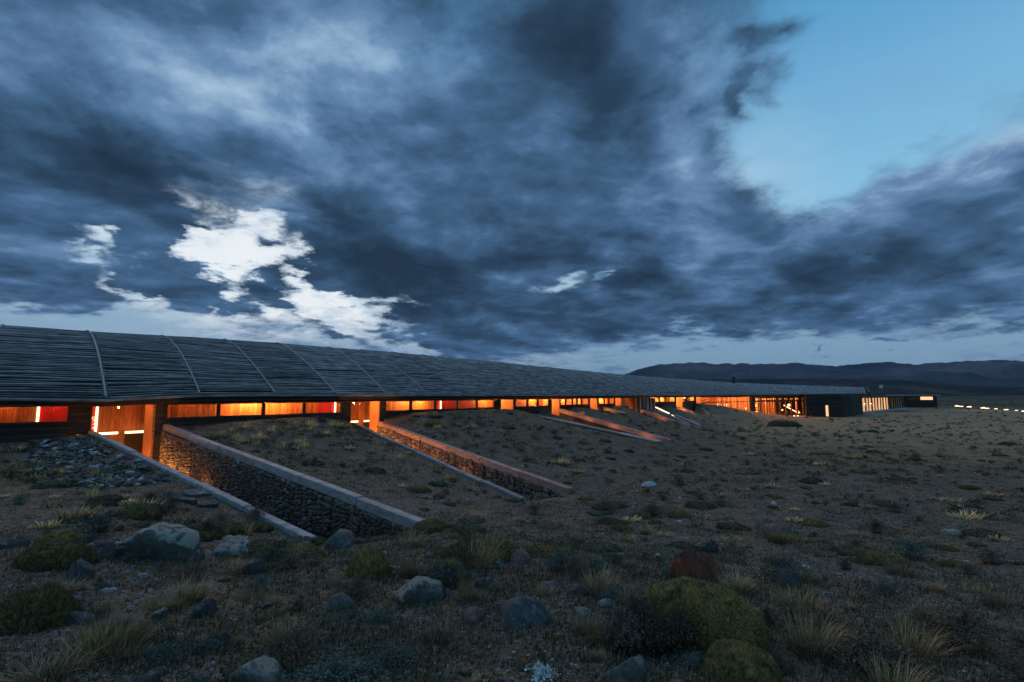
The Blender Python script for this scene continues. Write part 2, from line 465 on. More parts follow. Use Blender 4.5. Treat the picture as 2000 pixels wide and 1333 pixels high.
# ================================================================== plan of the lodge
# eave line on the ground plan: straight for most of its length, then bending away
P0 = np.array((-14.3, 18.0)); TD = np.array((0.6, 0.8))
_far = [(27.1, 73.2), (30.7, 77.8), (34.4, 82.0), (42.3, 90.0), (50.4, 97.0), (58.7, 103.0), (70.4, 110.0), (80.0, 115.5)]
_pl = [P0 + TD * t for t in np.arange(-42.0, 68.5, 0.5)]
def _catmull(pts, n=24):
    out = []
    for i in range(1, len(pts) - 2):
        p0, p1, p2, p3 = map(np.array, pts[i - 1:i + 3])
        for k in range(n):
            t = k / n
            out.append(0.5 * ((2 * p1) + (-p0 + p2) * t + (2 * p0 - 5 * p1 + 4 * p2 - p3) * t * t + (-p0 + 3 * p1 - 3 * p2 + p3) * t ** 3))
    out.append(np.array(pts[-2])); return out
_fe = [tuple(P0 + TD * 66.0)] + _far + [(89.0, 120.5)]
_pl += _catmull(_fe)
PL = np.array(_pl)
_seg = np.linalg.norm(np.diff(PL, axis=0), axis=1)
TT = np.concatenate(([0], np.cumsum(_seg))) - 42.0
TAN = np.gradient(PL, TT, axis=0); TAN /= np.linalg.norm(TAN, axis=1)[:, None]
TEND = TT[-1]
def F(t, w, z=0.0):
    x = np.interp(t, TT, PL[:, 0]); y = np.interp(t, TT, PL[:, 1])
    tx = np.interp(t, TT, TAN[:, 0]); ty = np.interp(t, TT, TAN[:, 1])
    if t > TEND: x += tx * (t - TEND); y += ty * (t - TEND)
    return Vector((x + w * ty, y - w * tx, z))
def t_of_u(u, w=-0.9, lo=-25.0, hi=None):
    hi = hi or TEND
    for _ in range(40):
        m = (lo + hi) / 2
        if uv_of(F(m, w, 1.0))[0] < u: lo = m
        else: hi = m
    return lo
def z_at(v, u, w=-0.9):
    """height of the point seen at (u, v) on the upright face standing w off the eave line"""
    t = t_of_u(u, w); p = F(t, w)
    return at(u, v, p.y).z

# retaining walls of the sunken entries: (start, end) points on top of the cap
W1A = (at(176, 841, 18.6), at(612, 1050, 9.3)); W1B = (at(325, 830, 20.1), at(852, 1026, 10.55))
W2A = (at(690, 826, 27.2), at(1030, 977, 16.0)); W2B = (at(742, 823, 28.6), at(1115, 954, 17.0))
W3A = (at(1035, 808, 40.2), at(1290, 862, 30.4)); W3B = (at(1095, 799, 43.8), at(1312, 859, 35.2))
W4B = (at(1180, 795, 50.4), at(1222, 807, 47.0))
W5B = (at(1245, 797, 57.0), at(1348, 831, 50.0))
W6B = (at(1333, 796, 68.6), at(1380, 824, 62.0))
W7B = (at(1370, 797, 72.0), at(1398, 819, 67.0))

RAIL = (at(1278, 794.5, 61), at(1369, 832, 53.2))
_GY = np.array([-60, 0, 3, 5, 8, 11, 16, 25, 40, 60, 85, 150, 300, 800, 2000, 5000, 14000.])
_GZ = np.array([0.4, 0, 0, -.25, -.68, -1.06, -1.45, -1.72, -1.98, -2.3, -2.62, -3.0, -4.0, -8, -14, -22, -40.])
_BT = np.array([-40, -12, -3, -0.5, 2.2, 4, 7, 12, 18, 31, 45, 60, 69, 78, 86, 95, 105, 160.])
_BZ = np.array([0.0, .02, .06, .14, .30, .42, .50, .50, .56, .52, .50, .45, .30, -.2, -.9, -1.7, -2.5, -2.65])
PLS = PL[::3]; TTS = TT[::3]; TANS = TAN[::3]

def tw(x, y):
    shp = np.shape(x); x = np.ravel(x); y = np.ravel(y)
    t = np.empty(len(x)); w = np.empty(len(x))
    for i in range(0, len(x), 20000):
        xs = x[i:i + 20000, None]; ys = y[i:i + 20000, None]
        j = np.argmin((xs - PLS[None, :, 0]) ** 2 + (ys - PLS[None, :, 1]) ** 2, 1)
        dx = xs[:, 0] - PLS[j, 0]; dy = ys[:, 0] - PLS[j, 1]
        t[i:i + 20000] = TTS[j] + dx * TANS[j, 0] + dy * TANS[j, 1]
        w[i:i + 20000] = dx * TANS[j, 1] - dy * TANS[j, 0]
    return t.reshape(shp), w.reshape(shp)

def line_sd(x, y, A, B):
    d = np.array((B[0] - A[0], B[1] - A[1])); L = np.hypot(*d); d /= L
    rx = x - A[0]; ry = y - A[1]
    return rx * d[0] + ry * d[1], -rx * d[1] + ry * d[0], L       # along, left-of distance, length

def ground(x, y, detail=True):
    x = np.asarray(x, float); y = np.asarray(y, float)
    r = np.hypot(x, y)
    yy = np.where(y > 0, np.maximum(y, 0.0) * 0.75 + r * 0.25, y)
    G = np.interp(yy, _GY, _GZ)
    G = G + 0.42 * sstep(-2.5, -7, x) * sstep(16, 9, y) * sstep(2, 6, y)         # bank on the left
    G = G + 5.5 * np.exp(-(((x - 420) / 230) ** 2 + ((y - 430) / 150) ** 2))
    t, w = tw(x, y)
    B = np.interp(t, _BT, _BZ)
    f = np.clip(1 - (w - 0.2) / np.interp(t, [36, 46, 70], [13.5, 8.0, 6.0]), 0, 1); f = f * (0.75 + 0.25 * f)
    f = np.where(w < 0, 1, f) * sstep(TEND + 30, TEND, t) * sstep(-45, -20, t)
    z = G + (B - G) * f
    if detail:
        amp = 0.05 + 0.10 * sstep(8, 60, r) + 0.7 * sstep(100, 600, r)
        z = z + amp * fbm(x * 0.45, y * 0.45, 3, 3) * np.where(w < 0.6, 0.1, 1)
        z = z + 0.030 * fbm(x * 2.3, y * 2.3, 3, 9) * sstep(90, 30, r)
        z = z + 0.016 * fbm(x * 9.0, y * 9.0, 2, 5) * sstep(30, 10, r)
        z = z + 6.0 * fbm(x * 0.006, y * 0.006, 4, 21) * sstep(300, 1200, r)
    # ground held up against the walls
    for (A, Bq), side, wid in ((W1A, -1, 1.1), (W1B, 1, 1.4), (W2A, -1, 1.2), (W2B, 1, 1.3), (W3A, -1, 1.6), (W3B, 1, 1.6), (W5B, 1, 1.6), (W6B, 1, 1.6), (W4B, 1, 1.4), (W7B, 1, 1.4)):
        s, d, L = line_sd(x, y, A, Bq)
        cz = A[2] + (Bq[2] - A[2]) * np.clip(s / L, 0, 1) - 0.10
        if A[1] > 42:
            cz = cz + np.where(d < 0, -0.42, 0.04); wid = np.where(d < 0, 2.8, wid)
        k = np.exp(-(d / wid) ** 2) * sstep(-0.6, 0.2, s) * sstep(L + 1.2, L - 0.3, s)
        z = z * (1 - k) + cz * k
    s, d, L = line_sd(x, y, RAIL[0], RAIL[1])
    cz = RAIL[0][2] + (RAIL[1][2] - RAIL[0][2]) * np.clip(s / L, -0.1, 1) - 0.30
    k = np.where(d < 0, np.exp(-(d / 3.0) ** 2), np.exp(-(d / 1.2) ** 2)) * sstep(-1.5, -0.4, s) * sstep(L + 1.5, L, s)
    z = z * (1 - k) + np.minimum(z, cz) * k
    # level entries cut into the bank
    for (A, Bq), (C, D), z0, z1 in ((W1A, W1B, -1.22, -2.0), (W2A, W2B, -1.35, -2.45)):
        s, d, L = line_sd(x, y, A, Bq); s2, d2, L2 = line_sd(x, y, C, D)
        fl = z0 + (z1 - z0) * np.clip(s / L, 0, 1)
        inside = (d > 0.0) & (d2 < 0.0) & (s > -2.5) & (s2 < L2 + 0.3)
        k = np.where(inside, sstep(L + 1.2, L - 0.6, s), 0)
        z = z * (1 - k) + np.minimum(z, fl) * k
    s, d, L = line_sd(x, y, *W3B)
    k = np.where((d < 0) & (d > -1.7) & (s > -2.5), sstep(L + 0.5, L - 1.5, s), 0)
    z = z * (1 - k) + np.minimum(z, -1.7) * k
    # space under and inside the lodge
    under = (w < -1.0) & (w > -12.5) & (t > -30) & (t < TEND + 6)
    z = np.where(under, np.where(t > 74, -3.4, -1.5) - 0.1, z)
    z = np.where((w <= -12.5) & (w > -40) & (t < TEND + 6), z * 0.0 - 0.3 + np.where(t > 60, -(t - 60) * 0.04, 0), z)
    return z
def gz(x, y): return float(ground(np.array([x]), np.array([y]))[0])
def hit(u, v):
    """point of the ground seen at (u, v)"""
    Ys = np.concatenate((np.arange(1.6, 60, 0.04), np.arange(60, 400, 0.5)))
    a = at(u, v, 1.0); X = a.x * Ys; Z = EYE + (a.z - EYE) * Ys
    g = ground(X, Ys)
    i = np.argmax(Z <= g) if np.any(Z <= g) else len(Ys) - 1
    return Vector((X[i], Ys[i], g[i]))

# ================================================================== terrain
def ground_material():
    m = bpy.data.materials.new('steppe_ground'); m.use_nodes = True; t = m.node_tree; g = NG(t)
    b = t.nodes['Principled BSDF']; b.inputs['Roughness'].default_value = 0.95; b.inputs['Specular IOR Level'].default_value = 0.15
    geo = g.n('ShaderNodeNewGeometry'); P = geo.outputs['Position']
    x, y, z = g.xyz(P)
    P2 = g.comb(x, y, 0.0)
    n1 = g.noise(P2, 0.55, 6, 0.6); n2 = g.noise(P2, 3.0, 7, 0.65); n3 = g.noise(P2, 22.0, 5, 0.65); n4 = g.noise(P2, 0.03, 6, 0.6)
    grav = g.ramp(n3, [(0.3, (0.042, 0.034, 0.028)), (0.5, (0.105, 0.088, 0.073)), (0.72, (0.24, 0.208, 0.18))])
    soil = g.ramp(n3, [(0.3, (0.045, 0.027, 0.016)), (0.7, (0.185, 0.115, 0.068))])
    grass = g.ramp(n3, [(0.3, (0.090, 0.064, 0.030)), (0.7, (0.36, 0.250, 0.130))])
    f1 = g.smooth(g.math('MULTIPLY_ADD', n2, 0.6, g.math('MULTIPLY', n1, 0.55)), 0.52, 0.64)
    c = g.mix(f1, grav, soil)
    dist = g.vec('LENGTH', P2)
    right = g.math('MULTIPLY', g.smooth(dist, 18, 75), g.smooth(g.math('DIVIDE', x, g.math('MAXIMUM', y, 1.0)), 0.2, 0.75))
    f2 = g.smooth(g.math('ADD', g.math('MULTIPLY_ADD', n1, 0.4, g.math('MULTIPLY', n2, 0.6)), g.math('MULTIPLY', right, 0.30)), 0.50, 0.66)
    c = g.mix(f2, c, grass)
    n5 = g.noise(P2, 7.0, 6, 0.7)
    c = g.mix(g.smooth(n5, 0.46, 0.66, 0.0, 0.75), c, (0.030, 0.026, 0.020, 1))
    c = g.mix(g.smooth(g.noise(g.vec('ADD', P2, (31.0, 7.0, 0.0)), 1.3, 6, 0.7), 0.50, 0.62, 0.0, 0.6), c, (0.040, 0.042, 0.030, 1))
    c = g.mix(g.smooth(g.noise(g.vec('ADD', P2, (3.0, 57.0, 0.0)), 4.0, 6, 0.7), 0.57, 0.68, 0.0, 0.7), c, (0.33, 0.24, 0.14, 1))
    c = g.mix(g.math('MULTIPLY', right, 0.45), c, g.mix(n3, (0.21, 0.155, 0.10, 1), (0.44, 0.335, 0.22, 1)))
    vor = g.voro(P2, 26.0, out='Color')
    vs = g.xyz(vor)[0]
    peb = g.math('MULTIPLY', g.smooth(vs, 0.80, 0.95), g.smooth(dist, 40, 12))
    c = g.mix(g.math('MULTIPLY', peb, 0.5), c, (0.24, 0.24, 0.25, 1))
    # far scrub: dark patches
    far = g.smooth(dist, 110, 330)
    scrub = g.ramp(g.noise(P2, 0.02, 8, 0.7), [(0.35, (0.020, 0.030, 0.024)), (0.55, (0.060, 0.055, 0.035)), (0.7, (0.12, 0.10, 0.06))])
    c = g.mix(far, c, scrub)
    g.put(b.inputs['Base Color'], c)
    bn = g.n('ShaderNodeBump'); bn.inputs['Distance'].default_value = 0.05; bn.inputs['Strength'].default_value = 0.9
    h = g.math('MULTIPLY_ADD', n3, 0.5, g.math('MULTIPLY_ADD', g.voro(P2, 30.0), -0.35, n2))
    g.put(bn.inputs['Height'], h); t.links.new(bn.outputs[0], b.inputs['Normal'])
    return m
M_ground = ground_material()

def build_terrain():
    r = [0.0, 0.4]
    while r[-1] < 14000:
        q = r[-1]
        r.append(q + max(0.06, q * (0.013 if q < 55 else 0.028 if q < 400 else 0.05)))
    r = np.array(r)
    fr = np.linspace(-58, 58, 640); bk = np.linspace(58, 302, 62)[1:-1]
    a = np.radians(np.concatenate((fr, bk))); na = len(a)
    R, A = np.meshgrid(r[1:], a, indexing='ij')
    X = R * np.sin(A); Y = R * np.cos(A); Z = ground(X, Y)
    Z = Z + 0.0
    V = np.concatenate(([[0, 0, gz(0, 0)]], np.stack((X, Y, Z), -1).reshape(-1, 3)))
    nr = len(r) - 1
    I = np.arange((nr - 1) * na).reshape(nr - 1, na); J = np.roll(I, -1, 1)
    quads = np.stack((I, I + na, J + na, J), -1).reshape(-1, 4) + 1
    k = np.arange(na); tris = np.stack((np.zeros(na, int), k + 1, np.roll(k, -1) + 1), -1)
    me = mesh_np('ground', V, [quads, tris]); smooth(me)
    o = link('ground', me, M_ground); tag(o, None, kind='structure')
    return o
GROUND = build_terrain()

def ridge(name, pix, dist, depth, seed, m, rough=0.25, base=-60, n=1100):
    """range of hills whose crest is seen along pix"""
    us = np.array([p[0] for p in pix], float); vs = np.array([p[1] for p in pix], float)
    az = np.linspace(-62, 62, n); rows = 26
    V = []
    for i in range(rows):
        k = i / (rows - 1)                      # 0 foot in front, 0.62 crest, 1 back
        for a in az:
            u = 1000 + 1000 * math.tan(math.radians(a)) / math.cos(TILT)
            v = np.interp(u, us, vs)
            crest = EYE + (770.5 - v) / 1000 * dist * math.cos(math.radians(a))
            e = sstep(0, 0.62, k) if k < 0.62 else 1 - 0.5 * ((k - 0.62) / 0.38) ** 2
            V.append((a, dist + depth * (k - 0.62), base + (crest - base) * float(e), float(e) * (1 - float(e)) if k < 0.62 else 0))
    V = np.array(V); A = np.radians(V[:, 0]); Rr = V[:, 1]
    X = Rr * np.tan(A) * np.cos(A) ; Y = Rr * np.cos(A)
    s = 1.0 / (dist * 0.07)
    rid = 1 - np.abs(fbm(X * s, Y * s * 0.6, 5, seed, 0.55))
    amp = (770 - np.interp(1000 + 1000 * np.tan(A), us, vs)) / 1000 * dist
    Z = V[:, 2] + (rid - 0.8) * rough * np.maximum(amp, 10) * (0.22 + 3.6 * V[:, 3]) + amp * 0.05 * fbm(X * s * 6, Y * s * 6, 3, seed + 3)
    I = np.arange((rows - 1) * n).reshape(rows - 1, n)[:, :-1]
    q = np.stack((I, I + 1, I + 1 + n, I + n), -1).reshape(-1, 4)
    me = mesh_np(name, np.stack((X, Y, Z), -1), [q]); smooth(me)
    return tag(link(name, me, m), None, kind='structure')

def hill_material(name, stops, s):
    m = bpy.data.materials.new(name); m.use_nodes = True; t = m.node_tree; g = NG(t)
    b = t.nodes['Principled BSDF']; b.inputs['Roughness'].default_value = 1; b.inputs['Specular IOR Level'].default_value = 0
    geo = g.n('ShaderNodeNewGeometry')
    f = g.noise(geo.outputs['Position'], s, 9, 0.65, 0.5)
    g.put(b.inputs['Base Color'], g.ramp(f, [(0.35 + 0.3 * i / (len(stops) - 1), c) for i, c in enumerate(stops)]))
    bn = g.n('ShaderNodeBump'); bn.inputs['Distance'].default_value = 0.35 / s * 0.1
    g.put(bn.inputs['Height'], g.noise(geo.outputs['Position'], s * 5, 7, 0.6)); t.links.new(bn.outputs[0], b.inputs['Normal'])
    return m
M_mount = hill_material('mountain_slope', [(0.016, 0.022, 0.032), (0.038, 0.042, 0.054), (0.095, 0.084, 0.090)], 0.0009)
M_foot = hill_material('foothill_scrub', [(0.014, 0.018, 0.018), (0.03, 0.034, 0.032), (0.075, 0.062, 0.05)], 0.003)
ridge('mountains', [(-1200, 745), (700, 745), (1150, 748), (1205, 736), (1225, 731), (1250, 722), (1290, 713.5), (1330, 711.5), (1365, 710), (1400, 713), (1450, 712.5), (1500, 713), (1562, 711), (1585, 714), (1630, 717), (1680, 713), (1740, 710.5), (1800, 713), (1850, 711), (1900, 708), (1960, 707), (2200, 706), (3500, 712)], 9500, 6500, 31, M_mount, 0.22)
ridge('hills', [(-1200, 757), (1000, 757), (1230, 745), (1400, 741), (1700, 741), (1760, 742.5), (1830, 748), (1900, 754), (1960, 757), (2200, 758), (3500, 757)], 3600, 2200, 57, M_foot, 0.10, base=-40)

# ================================================================== the lodge
LO = F(20, 0, -1.2)
lodge = thing('lodge_building', 'very long low timber lodge under a curved lath roof, lit orange inside', 'building', LO)

def fbox(mb, t0, t1, w0, w1, z0, z1, n=1):
    for i in range(n):
        a, b = t0 + (t1 - t0) * i / n, t0 + (t1 - t0) * (i + 1) / n
        mb.hexa([F(a, w1, z0), F(b, w1, z0), F(b, w0, z0), F(a, w0, z0), F(a, w1, z1), F(b, w1, z1), F(b, w0, z1), F(a, w0, z1)])
    return mb
def fpart(name, m, t0, t1, w0, w1, z0, z1, parent=None, n=1):
    return fbox(MB(), t0, t1, w0, w1, z0, z1, n).build(name, m, parent or lodge)

# ---- roof surface
RIB = 3.1
NBAY_L = 5
KS = list(range(-NBAY_L, int((TEND - 0.5) / RIB) + 1))
def eave_pt(t):
    z = np.interp(t, [-16, -2.7, 0, 2.9, 6, 20, 60, 80, 120, 130], [1.50, 1.50, 1.44, 1.585, 1.60, 1.575, 1.52, 1.50, 1.70, 1.75])
    w = 0.32 * math.exp(-(t / 1.7) ** 2)
    return F(t, w, z)
# crest line: (u, v) seen in the photograph with its distance
_rg = [(-330, 618, 15.5), (-120, 630, 18.6), (8, 640, 21.4), (167, 650.5, 24), (312, 658.5, 27), (437, 665, 30), (540, 672, 32.5), (640, 680, 35.5), (761, 689, 39.3), (963, 708, 49.4), (1170, 729, 67), (1263, 737, 79.8), (1433, 748.5, 104), (1560, 753.5, 113), (1692, 757.5, 120)]
_rt = [-9.3, -6.2, -3.1, 0, 3.1, 6.2, 9.3, 12.4, 18.4, 31, 53, 69, 97, 111, TEND]
_rp = np.array([at(*r) for r in _rg])
def ridge_pt(t):
    if t < _rt[0]:
        a = Vector(_rp[0]); b = Vector(_rp[1]); return a + (a - b) * ((_rt[0] - t) / (_rt[1] - _rt[0]))
    return Vector([float(np.interp(t, _rt, _rp[:, i])) for i in range(3)])
def roof_pt(t, s, lift=0.0):
    E = eave_pt(t); R = ridge_pt(t)
    xy = E + (R - E) * s
    ex = 1.75 - 0.42 * min(1, max(0, t / 6.2))
    h = 1 - (1 - s) ** ex if s <= 1 else 1 - 0.9 * (s - 1) ** 1.6
    return Vector((xy.x, xy.y, E.z + (R.z - E.z) * h + lift))
def build_deck():
    ts = np.arange(-NBAY_L * RIB, TEND + 0.01, RIB / 3); ss = np.linspace(0, 2, 41)
    V = [roof_pt(t, s, -0.05) for t in ts for s in ss] + [roof_pt(t, s, -0.19) for t in ts for s in ss]
    nt, ns = len(ts), len(ss); I = np.arange(nt * ns).reshape(nt, ns)
    a = I[:-1, :-1].ravel(); b = I[1:, :-1].ravel(); c = I[1:, 1:].ravel(); d = I[:-1, 1:].ravel(); o = nt * ns
    Q = [np.stack((a, b, c, d), 1), np.stack((a + o, d + o, c + o, b + o), 1)]
    for e in (I[:, 0], I[::-1, -1], I[0, ::-1], I[-1, :]):
        Q.append(np.stack((e[:-1], e[:-1] + o, e[1:] + o, e[1:]), 1))
    V = np.array(V) - np.array(LO)
    me = mesh_np('roof', V, Q); smooth(me)
    return link('roof', me, M_deck, lodge)
ROOF = build_deck()

def slat_rows(t):
    """positions s of the laths up the curve, evenly spaced along the arc"""
    S = np.linspace(0, 1.12, 240); P = np.array([roof_pt(t, s) for s in S])
    arc = np.concatenate(([0], np.cumsum(np.linalg.norm(np.diff(P, axis=0), axis=1))))
    return S, arc
def build_slats():
    rng = random.Random(4)
    rest = MB(); count = 0
    for bi, k in enumerate(KS[:-1]):
        t0, t1 = k * RIB, (k + 1) * RIB
        S, arc = slat_rows((t0 + t1) / 2)
        pitch = 0.152 if k < 14 else 0.19 if k < 24 else 0.27
        rows = int(arc[-1] / pitch)
        near = -2 <= k <= 2
        for j in range(rows):
            s0 = float(np.interp((j + 0.35) * pitch, arc, S))
            if rng.random() < 0.015: continue
            nseg = 4 if k < 14 else 3
            ph, am = rng.random() * 6.28, (rng.random() ** 2) * 0.0032 + 0.0008
            tilt = (rng.random() - .5) * 0.006
            rad = 0.034 + rng.random() * 0.016 if k < 14 else 0.055 if k < 24 else 0.075
            a0, a1 = t0 - 0.12 * rng.random(), t1 + 0.12 * rng.random()
            zl = 0.01 + rng.random() * 0.03
            pts = []
            for q in range(nseg + 1):
                f = q / nseg; t = a0 + (a1 - a0) * f
                s = s0 + am * math.sin(ph + f * 5.2) + tilt * (f - .5)
                pts.append(roof_pt(max(t, -NBAY_L * RIB), max(s, 0.0), zl + 0.012 * math.sin(ph * 2 + f * 4)))
            if near and count < 299 and s0 < 1.0:
                mb = MB(); mb.tube(pts, rad, 5, 0.75); mb.build('lath', M_slat, ROOF); count += 1
            else:
                rest.tube(pts, rad, 5 if k < 6 else 4, 0.75)
    o = rest.build('lath_cover', M_slat, ROOF); o['kind'] = 'stuff'
build_slats()
for k in KS:
    t = k * RIB
    mb = MB()
    wob = 0.05 * math.sin(k * 1.7)
    mb.tube([roof_pt(t + wob * math.sin(s * 3), s, 0.085) for s in np.linspace(0, 1.15, 16)], 0.036 if k < 1 else 0.028 if k < 6 else 0.022, 6)
    mb.build('rib_pole', M_rib if k < 6 else M_slat, lodge)
# loose pale offcuts near the crest
for (u, v, L) in ((424, 671.5, 0.55), (455, 675.5, 0.5), (690, 688, 0.35), (709, 690.5, 0.3), (312, 664, 0.5), (115, 655, 0.7), (172, 657, 0.6)):
    t = np.interp(u, [r[0] for r in _rg], _rt)
    best = min(((abs(uv_of(roof_pt(tt, s))[0] - u) + 3 * abs(uv_of(roof_pt(tt, s))[1] - v), tt, s) for tt in np.arange(t - 2, t + 6, 0.1) for s in np.linspace(0.6, 1, 30)))
    a = roof_pt(best[1], best[2], 0.10); b = roof_pt(best[1] + L, best[2] + 0.004, 0.10)
    MB().tube([a, b], 0.035, 6).build('pale_lath', M_rib, ROOF)

# ---- eave pole, fascia, soffit, header
ep = MB(); ep.tube([eave_pt(t) + Vector((0, 0, -0.05)) for t in np.arange(-NBAY_L * RIB, TEND, RIB / 4)], 0.055, 7)
ep.build('eave_pole', M_slat, lodge)
def strip(name, m, f0, f1, h0, h1, t0, t1, step=RIB / 2):
    """band of boards between two lines of the eave, one part per bay"""
    t = t0
    while t < t1 - 0.01:
        e = min(t + step * 2, t1)
        mb = MB()
        qs = np.linspace(t, e, 3)
        for a, b in zip(qs[:-1], qs[1:]):
            mb.hexa([f0(a, h0), f0(b, h0), f1(b, h0), f1(a, h0), f0(a, h1), f0(b, h1), f1(b, h1), f1(a, h1)])
        mb.build(name, m, lodge); t = e
f_out = lambda t, h: eave_pt(t) + Vector((0, 0, h)) + (F(t, -0.07) - F(t, 0))
f_in = lambda t, h: eave_pt(t) + Vector((0, 0, h)) + (F(t, -0.12) - F(t, 0))
strip('fascia_board', M_fascia, f_out, f_in, -0.27, -0.112, -NBAY_L * RIB, 78, RIB / 2)
strip('fascia_board', M_fascia, f_out, f_in, -0.40, -0.112, 78, TEND, RIB)
fpart('soffit', M_fascia, -NBAY_L * RIB, TEND - 1, -0.92, -0.13, 1.22, 1.26, n=60)

WTOP, WSILL, WW = 1.20, 0.68, -0.9
ZF = -1.20
tu = lambda u, w=WW: t_of_u(u, w)
# header beam over the windows
fpart('header_beam', M_fascia, -NBAY_L * RIB, tu(1372), -1.06, -0.90, 1.205, 1.50, n=30)
# interior shell of the corridor
t_end_cor = tu(1371)
fpart('interior_ceiling', M_pine, -NBAY_L * RIB, t_end_cor, -3.4, -1.07, 1.42, 1.46, n=30)
fpart('interior_floor', M_floor, -NBAY_L * RIB, t_end_cor, -3.4, -1.07, ZF - 0.1, ZF, n=30)
fpart('interior_back_panel', M_core, -NBAY_L * RIB, t_end_cor, -3.5, -3.31, ZF, 1.42, n=30)

# vertical planks on the corridor's back wall, red ones by each room door
reds = [(77, 140), (172, 190), (622, 655), (855, 893), (897, 922), (1058, 1072)]
BW = -3.2
red_t = [(tu(a, BW), tu(b, BW)) for a, b in reds]
pm_box = MB().box(-0.068, 0.068, -0.02, 0.02, 0, 2.6)
def unit_box_mesh(name, x, y, z0, z1, m):
    me = bpy.data.meshes.new(name)
    mb = MB().box(-x / 2, x / 2, -y / 2, y / 2, z0, z1)
    me.from_pydata([tuple(p) for p in mb.v], [], mb.f); me.materials.append(m); me.update(); return me
plank_me = unit_box_mesh('plank', 0.136, 0.04, 0, 2.6, M_pine)
redp_me = unit_box_mesh('red_plank', 0.136, 0.04, 0, 2.6, M_red)
rg = random.Random(8)
vis = []
for a, b in ((-60, 133), (178, 300), (324, 668), (687, 742), (752, 968), (978, 1004)):
    vis.append((tu(a, BW), tu(b, BW)))
far_planks = MB()
t = -NBAY_L * RIB + 0.1; npl = 0
while t < t_end_cor - 0.1:
    w = -3.27 + rg.random() * 0.012
    isred = any(a <= t <= b for a, b in red_t)
    seen = any(a - 0.1 <= t <= b + 0.1 for a, b in vis)
    p = F(t, w, ZF)
    if seen and npl < 292:
        ang = math.atan2(TD[1], TD[0])
        link('red_plank' if isred else 'plank', redp_me if isred else plank_me, None, lodge, p - LO, (0, 0, ang)); npl += 1
    else:
        fbox(far_planks, t - 0.068, t + 0.068, w - 0.02, w + 0.02, ZF, 1.40)
    t += 0.14
o = far_planks.build('wall_planking', M_pine, lodge); o['kind'] = 'stuff'

# ---- facade
doors = [(180, 300), (686, 742), (979, 1004), (1078, 1094), (1153, 1167), (1202, 1214), (1321, 1333), (1360, 1371)]
groups = [[(-200, -66), (-58, 133)], [(328, 425), (431, 513), (519, 592), (598, 666)],
          [(755, 801), (806, 849), (853, 892), (895, 931), (934, 966)], [(1008, 1030), (1033, 1050), (1053, 1072)],
          [(1096, 1105), (1107, 1118), (1120, 1127), (1129, 1136), (1138, 1150)], [(1170, 1180), (1182, 1189), (1191, 1200)],
          [(1280, 1288), (1290, 1299), (1301, 1319)], [(1334, 1340), (1342, 1357)]]
BOARD_H = 0.115
def board_wall(t0, t1, z0, z1, near):
    """horizontal dark cladding: backing plus one lapped board per row"""
    fpart('wall_backing', M_core, t0, t1, -1.04, -0.94, z0, z1)
    rows = max(1, int((z1 - z0) / BOARD_H)); h = (z1 - z0) / rows
    acc = MB()
    for i in range(rows):
        a = z0 + i * h
        lap = 0.012 * rg.random()
        mb = MB() if near else acc
        mb.hexa([F(t0, -0.905 + lap, a), F(t1, -0.905 + lap, a), F(t1, -0.938, a), F(t0, -0.938, a),
                 F(t0, -0.925 + lap, a + h * 0.88), F(t1, -0.925 + lap, a + h * 0.88), F(t1, -0.938, a + h * 0.88), F(t0, -0.938, a + h * 0.88)])
        if near: mb.build('board', M_board, lodge)
    if not near: acc.build('boarding', M_board, lodge)
glass_w = -0.96
for gi, gr in enumerate(groups):
    near = gi < 3
    ta, tb = tu(gr[0][0]), tu(gr[-1][1])
    ta -= 0.06; tb += 0.06
    board_wall(ta, tb, -1.25 if gi else -0.3, WSILL - 0.06, near)
    for (a, b) in gr:
        t0, t1 = tu(a), tu(b)
        fr = MB()
        fw = 0.035
        fbox(fr, t0 - fw, t1 + fw, -1.0, -0.915, WSILL - 0.055, WSILL)
        fbox(fr, t0 - fw, t1 + fw, -1.0, -0.915, WTOP - 0.02, WTOP)
        fbox(fr, t0 - fw, t0, -1.0, -0.917, WSILL, WTOP - 0.02); fbox(fr, t1, t1 + fw, -1.0, -0.917, WSILL, WTOP - 0.02)
        w = fr.build('window', M_frame, lodge)
        fbox(MB(), t0, t1, glass_w - 0.006, glass_w, WSILL, WTOP - 0.02).build('pane', M_glass, w)
    for (a, b), (c, d) in zip(gr[:-1], gr[1:]):
        t0, t1 = tu(b) + 0.035, tu(c) - 0.035
        if t1 > t0 + 0.02: fpart('mullion', M_fascia, t0, t1, -1.02, -0.912, WSILL - 0.06, WTOP)
